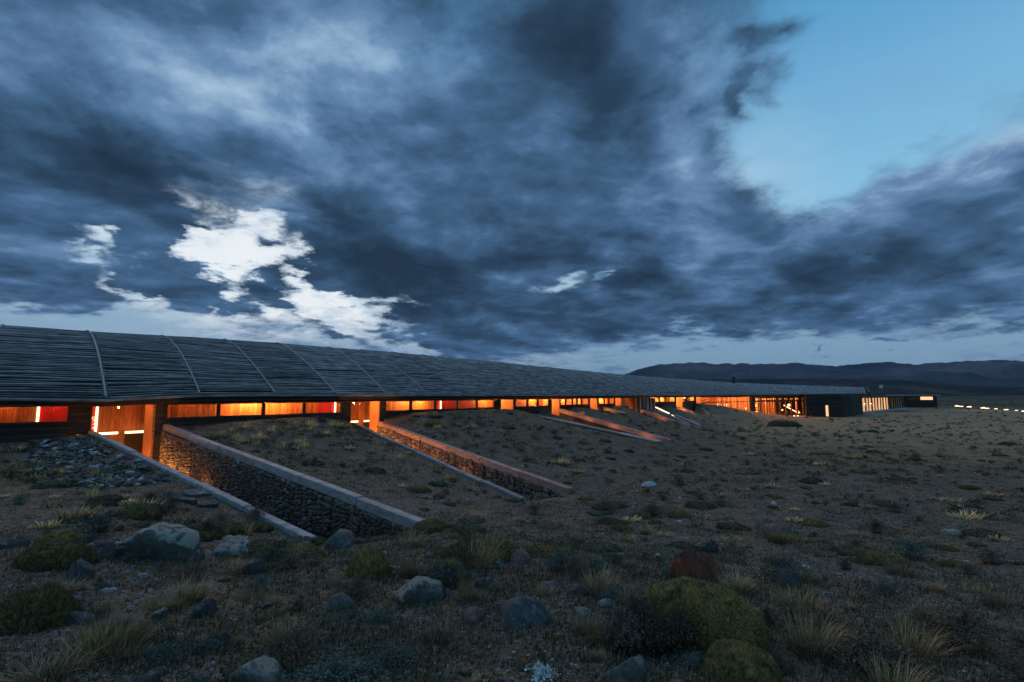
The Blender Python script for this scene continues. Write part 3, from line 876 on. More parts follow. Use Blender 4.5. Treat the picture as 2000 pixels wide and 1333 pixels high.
# piers between the window bands and the doors
piers = [(136, 180), (300, 325), (669, 686), (742, 753), (968, 979), (1004, 1007), (1073, 1078), (1094, 1095), (1151, 1153), (1167, 1169), (1201, 1202), (1319, 1321), (1357, 1360)]
for a, b in piers:
    t0, t1 = tu(a), tu(b)
    if a < 760: board_wall(t0, t1, -1.25, WTOP, True)
    else: board_wall(t0, t1, -1.4, WTOP, False)
for (a, b) in doors:
    t0, t1 = tu(a), tu(b)
    tp0, tp1 = t1 - min(0.24, (t1 - t0) * 0.25), t1 - 0.03
    dn = MB()
    if b < 800:
        c1 = tu(298, -0.93) if a == 180 else tu(739.5, -0.93)
        dep = -0.93 - 0.78
        fpart('door_post', M_post, c1, c1 + 0.09, dep, -0.90, ZF - 0.3, WTOP)
        fpart('door_jamb', M_fascia, c1 + 0.10, t1, -1.05, -0.90, ZF - 0.3, WTOP)
        fpart('door_jamb', M_fascia, t0 - 0.04, t0 + 0.01, -1.05, -0.90, ZF - 0.3, WTOP)
        fpart('door_glass', M_glass, t0 + 0.01, c1 - 0.01, dep - 0.02, dep - 0.01, ZF, WTOP)
        lamp('entry_light', F(c1 - 0.75, -1.30, 1.10), 24 if a == 180 else 60, 0.05, WARM, parent=lodge)
        lamp('entry_light', F(c1 - 0.75, -1.20, -0.9), 22 if a == 180 else 40, 0.05, WARM, parent=lodge)
    else:
        fpart('door_post', M_post, t1 - 0.10, t1 - 0.01, -2.6, -0.92, ZF - 0.3, WTOP)
        fpart('door_glass', M_glass, t0 + 0.01, t1 - 0.11, -2.615, -2.605, ZF, WTOP)
        lamp('entry_light', F(t0 + (t1 - t0) * 0.3, -1.5, 0.9), 16 + t0 * 0.35, 0.06, WARM, parent=lodge)
# inside the first two entries: low panels topped by light tubes
for (u0, u1, u2, u3, ub) in ((170, 235, 248, 286, 846), (688, 701, 713, 730, 823)):
    wz = -2.9
    za = z_at(ub, (u0 + u3) / 2, wz)
    T = [tu(u, wz) for u in (u0, u1, u2, u3)]
    fpart('low_panel', M_post, T[0], T[1] - 0.0, wz - 0.1, wz - 0.02, ZF, za - 0.05)
    fpart('panel_post', M_post, T[1] + 0.01, T[1] + 0.20, wz - 0.1, wz + 0.05, ZF, za + 0.04)
    fpart('low_panel', M_fascia, T[2], T[3] + 0.3, wz - 0.1, wz - 0.02, ZF, za - 0.05)
    fpart('light_tube', E_led, T[0] - 0.2, T[1] - 0.02, wz - 0.06, wz, za - 0.045, za + 0.035)
    fpart('light_tube', E_led, T[2], T[3] + 0.25, wz - 0.06, wz, za - 0.045, za + 0.035)
# upright tubes beside the red panels
for u, z0 in ((75, 0.3), (190, 0.02), (655, 0.3), (861, 0.3)):
    tt = tu(u, -3.15)
    fpart('light_tube', E_led_v, tt - 0.035, tt + 0.035, -3.19, -3.13, z0, 1.38)
# lit numerals on the red panel of the first entry
def numeral(ch, u, v, size, w=-3.1):
    cu = bpy.data.curves.new('numeral', 'FONT'); cu.body = ch; cu.size = size; cu.extrude = 0.01; cu.align_x = 'CENTER'
    o = bpy.data.objects.new('numeral', cu); COL.objects.link(o)
    dg = bpy.context.evaluated_depsgraph_get(); me = bpy.data.meshes.new_from_object(o.evaluated_get(dg))
    bpy.data.objects.remove(o)
    tt = tu(u, w); p = F(tt, w, z_at(v, u, w))
    return link('numeral', me, E_num, lodge, p - LO, (math.radians(90), 0, math.atan2(TD[1], TD[0])))
numeral('9', 184.5, 824.5, 0.30); numeral('2', 186, 837.5, 0.28)

# ---- lamps of the corridor: downlights near the back wall, above the window heads
def down(u, power, w=-2.75, z=1.34, size=0.06):
    t = tu(u, BW); hot = power > 55
    lamp('ceiling_light', F(t, w, z), power * (1.7 if hot else 1.0), size, (1.0, 0.50, 0.17) if hot else WARM, parent=lodge)
for u, p in ((500, 120), (472, 60), (545, 70), (575, 22), (455, 26), (790, 95), (822, 105), (770, 16), (948, 120), (1040, 150), (1100, 140), (1131, 110), (1142, 100), (1175, 160), (1185, 120), (1192, 110), (1293, 260), (1283, 130), (1337, 160), (1345, 230), (1352, 60),
             (15, 14), (-60, 8), (110, 12), (375, 7), (340, 4), (635, 9), (600, 16), (870, 18), (912, 6), (1017, 10), (1060, 22), (1113, 16), (1310, 22)):
    down(u, p)
for (a, b), pw in zip(doors, (5, 6, 14, 20, 18, 20, 30, 30)):
    t = (tu(a) + tu(b)) / 2
    lamp('ceiling_light', F(t - 0.2, -1.7, 1.30), pw, 0.08, WARM, parent=lodge)
# lamps that graze the stone walls from floor level
def wall_pt(AB, along, off, z):
    d = Vector((AB[1].x - AB[0].x, AB[1].y - AB[0].y, 0)).normalized(); n = Vector((-d.y, d.x, 0))
    q = Vector((AB[0].x, AB[0].y, 0)) + d * along + n * off; return Vector((q.x, q.y, z))
for al, off, z, pw in ((0.5, -0.65, -1.0, 45), (1.5, -0.6, -1.15, 45), (2.8, -0.55, -1.3, 34), (4.6, -0.6, -1.45, 16)):
    lamp('floor_and_fill_light', wall_pt(W1B, al, off, z), pw, 0.05, (1, 0.40, 0.10), parent=lodge)
for al, off, z, pw in ((0.6, -0.7, -0.9, 75), (2.4, -0.8, -1.1, 75), (4.4, -0.8, -1.3, 70), (6.6, -0.9, -1.5, 50), (9.0, -0.9, -1.7, 22)):
    lamp('floor_and_fill_light', wall_pt(W2B, al, off, z), pw, 0.05, (1, 0.38, 0.10), parent=lodge)
for AB, als, pw in ((W3B, (1, 3.4, 6, 9), 22), (W5B, (0.6, 4), 20), (W6B, (0.8, 4.5), 45), (W4B, (0.8,), 30)):  # warm lamps added beside the far kerbs to light their timber reddish
    for al in als:
        f = al / (AB[1] - AB[0]).length
        lamp('floor_and_fill_light', wall_pt(AB, al, -0.9, (AB[0].z + (AB[1].z - AB[0].z) * f) - 0.25), pw, 0.06, (1, 0.36, 0.14), parent=lodge)
# light under the eaves beside the entries
for u, pw in ((150, 2.5), (310, 4), (677, 4), (748, 5)):
    lamp('eave_light', F(tu(u), -0.45, 1.05), pw, 0.04, (1, 0.40, 0.12), parent=lodge)
lamp('wall_light', F(tu(150), -0.55, 0.25), 1.1, 0.03, (1, 0.5, 0.2), parent=lodge)
MB().box(*[q for c, h in zip(F(tu(150), -0.52, 0.18), (0.06, 0.05, 0.03)) for q in (c - h, c + h)]).build('wall_light_box', M_post, lodge)
for u, w, pw in ((1098, 0.6, 40), (1212, 0.6, 45), (1334, 0.6, 60), (1255, 0.7, 25)):  # more lamps added near the upper ends of the far kerbs to redden them
    lamp('floor_and_fill_light', F(tu(u), w, -0.4), pw, 0.06, (1, 0.48, 0.16), parent=lodge)

# ---- board wall and dark upright boards (1214 to 1280)
t0, t1 = tu(1214), tu(1246)
for i in range(14):
    z = -0.9 + i * 0.15
    fpart('board', M_pine, t0, t1, -1.3, -1.2 + 0.01 * (i % 2), z, z + 0.135)
fpart('wall_backing', M_core, t0, t1, -1.4, -1.31, -1.2, WTOP)
lamp('wall_light', F((t0 + t1) / 2, -0.75, 1.12), 6, 0.05, (1, 0.45, 0.16), parent=lodge)
t0, t1 = tu(1247, -0.5), tu(1280, -0.5)
n = 14
for i in range(n):
    a = t0 + (t1 - t0) * i / n; b = t0 + (t1 - t0) * (i + 0.86) / n
    fpart('upright_board', M_cap if i % 3 == 1 else M_board, a, b, -0.56, -0.50 + 0.02 * (i % 2), -1.3, 1.18)
fpart('wall_backing', M_core, t0 - 0.05, t1 + 0.05, -0.7, -0.57, -1.3, 1.19)

# ---- glazed gallery (1372 to 1462): poles in front of a lit hall
tg0, tg1 = tu(1372), tu(1463)
GW0 = -5.5
fpart('gallery_floor', M_floor, tg0, TEND - 2, -9, -1.0, -2.75, -2.65, n=12)
fpart('gallery_ceiling', M_pine, tg0, TEND - 2, -9, -0.93, 1.14, 1.20, n=12)
fpart('gallery_back_panel', M_core, tg0, TEND - 4, -9.2, -9.0, -2.7, 1.3, n=12)
fpart('gallery_end_panel', M_core, tg0 - 0.2, tg0, -9.0, -1.0, -2.7, 1.2)
npole = 22
for i in range(npole + 1):
    t = tg0 + (tg1 - tg0) * i / npole
    fpart('gallery_post', M_post, t - 0.09, t + 0.09, -1.05, -0.87, -2.7, 1.14)
    if i < npole:
        fpart('pane', M_glass, t + 0.09, tg0 + (tg1 - tg0) * (i + 1) / npole - 0.09, -0.975, -0.968, -2.6, 1.13)
fpart('transom', M_fascia, tg0, tg1, -1.02, -0.90, 0.30, 0.42, n=6)
for i in range(44):                                   # planks and doors on the gallery's back wall
    t = tg0 + (tg1 - tg0) * (i + rg.random() * .4) / 44
    fpart('interior_panel', M_post if i % 3 else M_red if i % 2 else M_fascia, t, t + 0.42, GW0 - 0.1, GW0 + 0.05 * (i % 2), -2.6, 1.13)
for i in range(11):
    t = tg0 + (tg1 - tg0) * (i + .5) / 11
    lamp('ceiling_light', F(t, -3.0, 0.95), 70 + 75 * i, 0.15, WARM, parent=lodge)
for u, v in ((1418, 792), (1437, 800), (1455, 798), (1400, 790)):
    t = t_of_u(u, -1.6); p = F(t, -1.6); z = at(u, v, p.y).z
    MB().tube([(p.x, p.y, z - 0.18), (p.x, p.y, z + 0.18)], 0.2, 8).build('floor_lamp', E_lamp, lodge)
# dark pillar and the dining hall window
td0, td1 = tu(1472), tu(1568)
fpart('pillar', M_board, tu(1463.5), tu(1471.5), -1.2, -0.6, -3.2, 1.2)
fpart('window_band', M_fascia, td0 - 0.05, td1, -1.15, -0.80, 0.22, 0.50, n=4)
fpart('window_band', M_fascia, td0 - 0.05, td1, -1.15, -0.80, 0.92, 1.2, n=4)
fpart('window_sill', M_fascia, td0 - 0.05, td1, -1.15, -0.75, -2.75, -2.30, n=4)
ndp = 9
for i in range(ndp + 1):
    t = td0 + (td1 - td0) * i / ndp
    fpart('window_post', M_fascia, t - 0.07, t + 0.07, -1.1, -0.88, -2.30, 0.22)
    fpart('window_post', M_fascia, t - 0.06, t + 0.06, -1.1, -0.88, 0.50, 0.92)
    if i < ndp:
        a, b = t + 0.07, td0 + (td1 - td0) * (i + 1) / ndp - 0.07
        fpart('pane', M_glass, a, b, -0.98, -0.972, -2.30, 0.22); fpart('pane', M_glass, a, b, -0.98, -0.972, 0.50, 0.92)
for i in range(30):
    t = td0 - 3 + (td1 - td0 + 6) * (i + rg.random() * .3) / 30
    mt = (M_post, M_fascia, M_post, M_post, M_core)[i % 5]
    fpart('interior_panel', mt, t, t + 0.5, -8.9, -8.6, -2.6, 1.1)
for (u, w) in ((1495, -2.5), (1512, -3.5), (1555, -2.4)):
    t = t_of_u(u, w); fpart('interior_column', M_post, t - 0.16, t + 0.16, w - 0.16, w + 0.16, -2.65, 1.13)
for i in range(9):
    t = td0 + (td1 - td0) * (i + .5) / 9
    lamp('ceiling_light', F(t, -4.0 - (i % 2) * 2, 0.9), 1000 if i not in (0, 7) else 1500, 0.2, WARM, parent=lodge)
    fpart('transom_light', E_far, t - 0.45, t + 0.35, -1.5, -1.42, 0.62, 0.80)
def ipt(u, v, w):
    t = t_of_u(u, w); p = F(t, w); return at(u, v, p.y)
MB().tube([ipt(1531, 792, -2.2), ipt(1557, 806, -2.0)], 0.07, 6).build('stair_rail_light', E_rail, lodge)
for u, v, w, r in ((1541, 791, -3, 0.30), (1477, 806, -2, 0.40), (1528, 801, -2.6, 0.16), (1559, 805, -2.4, 0.3), (1475, 792, -2.2, 0.25)):
    c = ipt(u, v, w); MB().tube([c - Vector((0, 0, r)), c - Vector((0, 0, r * .4)), c + Vector((0, 0, r * .6))], [r * .5, r, r * .45], 10).build('hanging_lamp' if v < 800 else 'table_lamp', E_lamp, lodge)
# furniture in the hall, seen as dark shapes against the light
for u in (1483, 1497, 1506, 1519, 1534, 1548, 1562):
    c = F(t_of_u(u, -2.0), -2.0, -2.65)
    fpart('dining_table', M_fascia, t_of_u(u, -2) - 0.5, t_of_u(u, -2) + 0.5, -2.4, -1.6, -1.95, -1.88)
    fpart('table_leg', M_fascia, t_of_u(u, -2) - 0.06, t_of_u(u, -2) + 0.06, -2.06, -1.94, -2.65, -1.95)
# terrace slab with low lights in front of the hall
ts0, ts1 = t_of_u(1488, 1.2), t_of_u(1572, 1.2)
fpart('terrace_slab', M_concrete, ts0, ts1, -0.7, 1.6, -2.85, -2.66, n=3)
for u in (1522, 1549, 1556):
    c = F(t_of_u(u, 1.3), 1.3, -2.52)
    MB().tube([c - Vector((0, 0, .14)), c + Vector((0, 0, .12))], 0.16 if u == 1522 else 0.10, 8).build('terrace_lamp', E_rail, lodge)
    lamp('terrace_light', c + Vector((0, -0.3, 0.25)), 12, 0.1, parent=lodge)

# ---- log-clad end block and the glazed wing behind it
BL = [np.array(p) for p in ((55.9, 98.2), (63.6, 99.4), (67.0, 102.0), (70.4, 106.0), (76.4, 112.6))]
WG = [np.array((76.4, 112.6)), np.array((114.7, 150.0))]
def wallbox(mb, a, b, th, z0, z1, out=0.0):
    a = np.array(a, float); b = np.array(b, float); d = (b - a) / np.linalg.norm(b - a); n = np.array((d[1], -d[0]))
    p, q = a + n * out, b + n * out; r, s = b - n * (th - out), a - n * (th - out)
    return mb.hexa([(*p, z0), (*q, z0), (*r, z0), (*s, z0), (*p, z1), (*q, z1), (*r, z1), (*s, z1)])
dA = at(1612, 800, 98.9); dB = at(1619.5, 800, 99.0)
dA, dB = np.array(dA[:2]), np.array(dB[:2])
ztop = 1.42
segs = [(BL[0], dA, -2.9, ztop), (dA, dB, -0.5, ztop), (dB, BL[1], -2.9, ztop)] + [(BL[i], BL[i + 1], -2.9, ztop) for i in (1, 2, 3)]
for a, b, z0, z1 in segs:
    wallbox(MB(), a, b, 0.25, z0, z1).build('end_wall', M_core, lodge)
    nrow = int((z1 - z0) / 0.22)
    a3, b3 = np.array(a), np.array(b); d = (b3 - a3) / np.linalg.norm(b3 - a3); n = np.array((d[1], -d[0])) * 0.06
    for i in range(nrow):
        z = z0 + (i + .5) * (z1 - z0) / nrow
        MB().tube([(*(a3 + n), z), (*(b3 + n), z)], 0.105, 6).build('log', M_board, lodge)
wallbox(MB(), dA, dB, 0.1, -2.6, -0.5, -0.25).build('lit_door', E_far, lodge)
# flat cover of the block, tucked under the main roof
cv = MB()
_c = [tuple(p) for p in BL] + [(74.0, 118.0), (60.0, 108.0)]
cv.add([(x, y, 1.42) for x, y in _c] + [(x, y, 1.50) for x, y in _c], [tuple(reversed(range(7))), tuple(range(7, 14))] + [(i, (i + 1) % 7, 7 + (i + 1) % 7, 7 + i) for i in range(7)])
cv.build('flat_roof', M_board, lodge)
# wing: posts with lit gaps
wd = (WG[1] - WG[0]); wl = np.linalg.norm(wd); wd = wd / wl
def wpt(s, out=0.0): return WG[0] + wd * s + np.array((wd[1], -wd[0])) * out
def wing_s(u):
    lo, hi = 0.0, wl
    for _ in range(40):
        m = (lo + hi) / 2; p = wpt(m)
        if uv_of((p[0], p[1], 0))[0] < u: lo = m
        else: hi = m
    return lo
def wz(s, k): return np.interp(s, [0, wl], (1.0, 0.75)) if k else np.interp(s, [0, wl], (-2.35, -2.2))
wallbox(MB(), wpt(-1.5), wpt(wl + 1), 7.0, 0.98, 1.22, 0.5).build('wing_roof', M_board, lodge)
for a, b in ((1684, 1695), (1697, 1706), (1709, 1717), (1719, 1727), (1730, 1739), (1744, 1752), (1753, 1765)):
    s0, s1 = wing_s(a), wing_s(b)
    glow = E_far if a < 1741 else MATS['red_painted_plank']
    wallbox(MB(), wpt(s0, -0.4), wpt(s1, -0.4), 0.08, -2.2, 0.75).build('lit_panel', glow if a < 1741 else M_post, lodge)
    if a > 1741: lamp('ceiling_light', (*wpt((s0 + s1) / 2, -0.7), 0.5), 60, 0.2, (1, 0.35, 0.12), parent=lodge)
    wallbox(MB(), wpt(s0), wpt(s1), 0.02, -2.2, 0.95).build('pane', M_glass, lodge)
ns_ = 17
for i in range(ns_ + 1):
    s = wl * i / ns_
    wallbox(MB(), wpt(s - 0.10), wpt(s + 0.10), 0.22, -2.6, 0.98, 0.08).build('wing_post', M_cap if s < 9 else M_board, lodge)
wallbox(MB(), wpt(0), wpt(wl), 0.1, -2.7, 0.98, -1.6).build('wing_back_wall', M_core, lodge)
wallbox(MB(), wpt(0), wpt(wl), 0.5, -2.7, -2.2, 0.15).build('wing_plinth', M_concrete, lodge)
# roof end upstand
e0, e1 = roof_pt(TEND - 0.1, 0.0), roof_pt(TEND - 0.1, 1.0)
MB().beam(e0 + Vector((0.2, 0, 0.35)), e1 + Vector((0.2, 0, 0.2)), 0.5, 1.0).build('roof_end_board', M_fascia, lodge)
# chimney standing on the roof
cb = at(1433, 749, 101.0)
ch = MB().tube([cb - Vector((0, 0, .8)), cb + Vector((0, 0, 0.95))], 0.30, 12).build('chimney', M_metal, lodge)
MB().tube([cb + Vector((0, 0, 0.96)), cb + Vector((0, 0, 1.22))], 0.38, 12).build('chimney_cap', M_metal, ch)

# ================================================================== sunken entries: stone retaining walls
def rock_mesh(name, seed, sub=2, planes=16, rough=0.06, soft=14.0, squash=(1, 1, 1), m=None):
    rs = np.random.default_rng(seed)
    bm = bmesh.new(); bmesh.ops.create_icosphere(bm, subdivisions=sub, radius=1)
    me = bpy.data.meshes.new(name); bm.to_mesh(me); bm.free()
    V = np.empty(len(me.vertices) * 3); me.vertices.foreach_get('co', V); V = V.reshape(-1, 3)
    V /= np.linalg.norm(V, axis=1)[:, None]
    N = rs.normal(size=(planes, 3)); N /= np.linalg.norm(N, axis=1)[:, None]
    D = rs.uniform(0.52, 1.0, planes)
    q = np.concatenate((np.maximum(V @ N.T, 0.02) / D, np.full((len(V), 1), 1 / 1.12)), 1)                     # 1/r per plane
    r = 1 / (np.sum(q ** soft, 1) ** (1 / soft))
    nz = np.array([mnoise.fractal(Vector(p) * 1.7 + Vector((seed, 0, 0)), 1.0, 2.0, 5) for p in V])
    r = r * (1 + rough * nz)
    V = V * r[:, None]
    V = V / np.abs(V).max(0) * np.array(squash)
    V = V * (1 + 0.05 * np.array([mnoise.fractal(Vector(p) * 4 + Vector((seed, 5, 0)), 0.8, 2.0, 4) for p in V]))[:, None]
    me.vertices.foreach_set('co', V.ravel()); me.update(); smooth(me)
    if m: me.materials.append(m)
    return me
def rock_material(name, stops, lichen, amount, scale=2.0):
    m = bpy.data.materials.new(name); m.use_nodes = True; t = m.node_tree; g = NG(t)
    b = t.nodes['Principled BSDF']; b.inputs['Roughness'].default_value = 0.9; b.inputs['Specular IOR Level'].default_value = 0.25
    tc = g.n('ShaderNodeTexCoord'); oi = g.n('ShaderNodeObjectInfo')
    v = g.vec('ADD', tc.outputs['Object'], g.vec('SCALE', (31.0, 17.0, 53.0), sc=oi.outputs['Random']))
    c = g.ramp(g.noise(v, scale, 9, 0.68, 0.3), [(0.3 + 0.4 * i / (len(stops) - 1), s) for i, s in enumerate(stops)])
    c = g.vec('SCALE', c, sc=g.math('MULTIPLY_ADD', oi.outputs['Random'], 0.7, 0.65))
    geo = g.n('ShaderNodeNewGeometry'); up = g.xyz(geo.outputs['Normal'])[2]
    li = g.math('ADD', g.noise(v, scale * 1.6, 8, 0.7, 0.8), g.math('MULTIPLY', up, 0.10))
    li = g.smooth(li, 0.66 - amount * 0.22, 0.72 - amount * 0.18)
    c = g.mix(g.math('MULTIPLY', li, 0.85), c, g.mix(g.noise(v, scale * 9, 4, 0.6), lichen, tuple(q * 0.55 for q in lichen[:3]) + (1,)))
    g.put(b.inputs['Base Color'], c)
    bn = g.n('ShaderNodeBump'); bn.inputs['Distance'].default_value = 0.04
    g.put(bn.inputs['Height'], g.noise(v, scale * 5, 9, 0.7)); t.links.new(bn.outputs[0], b.inputs['Normal'])
    return m
M_stone = rock_material('wall_stone', [(0.05, 0.034, 0.027), (0.15, 0.105, 0.078), (0.28, 0.21, 0.165)], (0.34, 0.32, 0.29, 1), 0.2, 1.6)
M_rock = rock_material('grey_rock', [(0.045, 0.04, 0.038), (0.10, 0.092, 0.086), (0.18, 0.165, 0.15)], (0.30, 0.29, 0.26, 1), 0.3)
M_rockl = rock_material('lichen_rock', [(0.045, 0.042, 0.038), (0.115, 0.11, 0.10), (0.20, 0.19, 0.175)], (0.38, 0.37, 0.32, 1), 0.6)
M_rockd = rock_material('dark_rock', [(0.030, 0.029, 0.030), (0.068, 0.064, 0.064), (0.12, 0.115, 0.112)], (0.25, 0.26, 0.24, 1), 0.25)
M_rockr = rock_material('red_rock', [(0.045, 0.014, 0.010), (0.19, 0.050, 0.024), (0.38, 0.11, 0.055)], (0.05, 0.04, 0.04, 1), 0.6, 1.6)
M_rockp = rock_material('pale_rock', [(0.34, 0.36, 0.38), (0.52, 0.55, 0.58)], (0.66, 0.68, 0.7, 1), 0.5)
M_rockm = rock_material('mauve_rock', [(0.07, 0.045, 0.050), (0.14, 0.095, 0.10), (0.20, 0.15, 0.15)], (0.28, 0.26, 0.26, 1), 0.3)

stone_me = [rock_mesh('stone', 100 + i, 1, 10, 0.04, 10, (1, 0.8, 0.9), M_stone) for i in range(8)]
def ret_wall(AB, label, cap_w, cap_h, bottom, face=None, stone_parts=0, seglen=2.6, thick=0.34, stone_size=0.085, colour=None, group=None, foot=None):
    A, B = AB
    d = (B - A); L = d.length; dn = d.normalized(); h2 = Vector((dn.x, dn.y, 0)).normalized(); left = Vector((-h2.y, h2.x, 0))
    base = Vector((A.x, A.y, bottom))
    w = thing('retaining_wall', label, 'wall', base, group)
    c = MB()
    off = left * (0.0 if face is None else 0.06)
    bz = bottom - 0.25
    s2 = left * (thick / 2)
    a, b = A + off, B + off - h2 * 0.15
    tz = cap_h
    c.hexa([Vector((p.x, p.y, bz)) for p in (a - s2, b - s2, b + s2, a + s2)] + [Vector((p.x, p.y, p.z - tz)) for p in (a - s2, b - s2, b + s2, a + s2)])
    c.build('wall_core', M_core, w)
    n = max(1, round(L / seglen)); rr = random.Random(int(L * 100))
    for i in range(n):
        p = A + d * (i / n); q = A + d * ((i + 1) / n) - dn * 0.03
        j = Vector((0, 0, (rr.random() - .5) * 0.03)) + left * (rr.random() - .5) * 0.016
        o = MB().beam(p + j, q + j, cap_w, cap_h).build('cap_beam', colour or M_cap, w)
        bv = o.modifiers.new('bevel', 'BEVEL'); bv.width = 0.02; bv.segments = 2
    if face is not None:
        items = []
        s = 0.08
        while s < L:
            f = s / L; top = A.z + (B.z - A.z) * f - cap_h - 0.02
            fb = foot[0] + (foot[1] - foot[0]) * f if foot else bottom
            sz = stone_size * rr.choice((0.6, 0.8, 1.0, 1.3, 1.9))
            z = fb - 0.05 + rr.random() * 0.06
            while z < top:
                h = min(sz * 1.2, stone_size * rr.uniform(0.6, 1.7))
                zz = min(z + h * 0.8, top - h * 0.35)
                c0 = A + d * (s / L)
                p = Vector((c0.x, c0.y, zz)) - left * (thick / 2 - 0.06 + rr.random() * 0.03) + h2 * (rr.random() - .5) * 0.05
                items.append((p, sz * rr.uniform(0.9, 1.25), h, rr.random() * 6.28, rr.randrange(8)))
                z += h * 1.55
            s += sz * 1.65
        items.sort(key=lambda it: it[0].y)
        ang = math.atan2(h2.y, h2.x)
        VV, FF, n0 = [], [], 0
        for k, (p, sx, sz, ph, vi) in enumerate(items):
            rot = Matrix.Rotation(ang, 4, 'Z') @ Matrix.Rotation(ph, 4, 'Y')
            sc = Matrix.Diagonal((sx * 1.02, 0.075, sz, 1)) if False else Matrix.Diagonal((sx, 0.085, sz, 1))
            M = Matrix.Translation(p - base) @ Matrix.Rotation(ang, 4, 'Z') @ sc @ Matrix.Rotation(ph, 4, 'Y')
            if k < stone_parts:
                o = link('stone', stone_me[vi], None, w); o.matrix_basis = Matrix.Translation(p - base) @ Matrix.Rotation(ang, 4, 'Z') @ Matrix.Rotation(ph * 0.15, 4, 'Y') @ sc
            else:
                me = stone_me[vi]; V = np.empty(len(me.vertices) * 3); me.vertices.foreach_get('co', V)
                V = V.reshape(-1, 3) @ np.array(M.to_3x3()).T + np.array(M.translation)
                f = np.array([pp.vertices[:] for pp in me.polygons]) + n0
                VV.append(V); FF.append(f); n0 += len(V)
        if VV:
            me = mesh_np('stonework', np.concatenate(VV), [np.concatenate(FF)])
            o = link('stonework', me, M_stonev, w); o['kind'] = 'stuff'
    return w
# joined stones vary by position instead of by object
def stonev():
    m = bpy.data.materials.new('wall_stone_field'); m.use_nodes = True; t = m.node_tree; g = NG(t)
    b = t.nodes['Principled BSDF']; b.inputs['Roughness'].default_value = 0.9
    geo = g.n('ShaderNodeNewGeometry'); v = geo.outputs['Position']
    r = geo.outputs['Random Per Island']
    c = g.ramp(r, [(0.0, (0.04, 0.028, 0.023)), (0.3, (0.11, 0.080, 0.062)), (0.55, (0.19, 0.125, 0.09)), (0.8, (0.10, 0.092, 0.088)), (1.0, (0.32, 0.26, 0.22))])
    c = g.mix(g.noise(v, 14, 6, 0.6), c, g.mix(0.5, c, (0.05, 0.045, 0.04, 1)))
    g.put(b.inputs['Base Color'], c)
    bn = g.n('ShaderNodeBump'); bn.inputs['Distance'].default_value = 0.02
    g.put(bn.inputs['Height'], g.noise(v, 30, 6, 0.7)); t.links.new(bn.outputs[0], b.inputs['Normal'])
    return m
M_stonev = stonev()
M_capm = mat('brown_grey_beam', [(0.16, 0.125, 0.115), (0.28, 0.235, 0.225), (0.40, 0.36, 0.35)], 3, 0.75, 8, 0.006, 30, var=0.2, stretch=(1.2, 1.2, 5), dist=0.5, dirt=True)
ret_wall(W1A, 'grey timber-capped wall along the left side of the nearest sunken entry', 0.18, 0.12, -1.9)
ret_wall(W1B, 'tall stone wall with thick timber cap, right side of nearest sunken entry', 0.22, 0.22, -1.9, face=1, stone_parts=290, stone_size=0.058, colour=M_capm, foot=(-1.22, -1.98))
ret_wall(W2A, 'narrow timber-capped wall, left side of the second sunken entry', 0.20, 0.12, -2.3)
ret_wall(W2B, 'orange-lit stone wall with timber cap, right side of second sunken entry', 0.26, 0.25, -2.3, colour=M_capr, face=1, stone_parts=200, stone_size=0.10, foot=(-1.35, -2.4))
ret_wall(W3A, 'flat blue-grey strip running down the bank below the third entry', 0.42, 0.10, -1.9, seglen=3)
ret_wall(W3B, 'long reddish timber cap descending the bank at the third entry', 0.40, 0.30, -2.0, colour=M_capr, seglen=3)
ret_wall(W4B, 'short pinkish timber kerb on the bank beyond the third entry', 0.30, 0.35, -0.8, colour=M_capr)
ret_wall(W5B, 'pink timber kerb descending from the dark upright boards', 0.34, 0.40, -2.1, colour=M_capr)
ret_wall(W6B, 'orange-lit timber kerb descending from the far lit doorway', 0.40, 0.5, -2.1, colour=M_capr)
ret_wall(W7B, 'thin dark kerb on the bank nearest the glazed gallery', 0.30, 0.4, -2.1)
# lit handrail and three timber strips of the far ramp
rl = thing('lit_handrail', 'glowing white handrail bar on the far ramp below the dark boards', 'handrail', at(1278, 800, 61))
a, b, c_, d_ = at(1278, 794.5, 61), at(1307, 808, 58.6), at(1312, 811, 58.2), at(1317, 814, 57.8)
MB().tube([a, b], 0.055, 8).build('light_bar', E_rail, rl)
MB().tube([c_, d_], 0.045, 8).build('light_bar', E_rail, rl)
for p in (a, b, d_): MB().tube([p - Vector((0, 0, 1.1)), p - Vector((0, 0, 0.06))], 0.035, 6).build('rail_post', M_metal, rl)
rs_ = thing('ramp_strips', 'three grey timber strips of the far ramp below the glowing rail', 'ramp', at(1312, 812, 58))
for i, (p, q) in enumerate((((1313, 807, 59.0), (1369, 832, 53.2)), ((1310, 811, 57.6), (1360, 834, 52.4)), ((1316, 804, 60.4), (1366, 828, 54.6)))):
    MB().beam(at(*p), at(*q), 0.22, 0.12).build('timber_strip', M_cap, rs_)

# ================================================================== far buildings and path lights
ax = thing('annex_building', 'small flat-roofed building with one bright window strip beyond the lodge', 'building', (at(1800, 788, 190).x, 190, -3.2))
A0, A1 = np.array(at(1770, 780, 192)[:2]), np.array(at(1830, 780, 192)[:2])
wallbox(MB(), A0, A1, 8, -3.6, 1.0).build('wall', M_board, ax)
wallbox(MB(), A0 - (1, 0), A1 + (1, 0), 9.5, 1.0, 1.45, 0.6).build('roof', M_cap, ax)
for a, b, mt in ((1772, 1794, M_fascia), (1796, 1822, E_far), (1823, 1828, M_core)):
    p, q = np.array(at(a, 777, 192)[:2]), np.array(at(b, 777, 192)[:2])
    fr = wallbox(MB(), p, q, 0.1, -0.62, 0.80, 0.12).build('window', M_frame, ax)
    wallbox(MB(), p + (0.2, 0), q - (0.2, 0), 0.03, -0.45, 0.68, 0.16).build('pane', mt, ax)
for a in (1771, 1829):
    pass
sh = at(1721, 755, 2100)
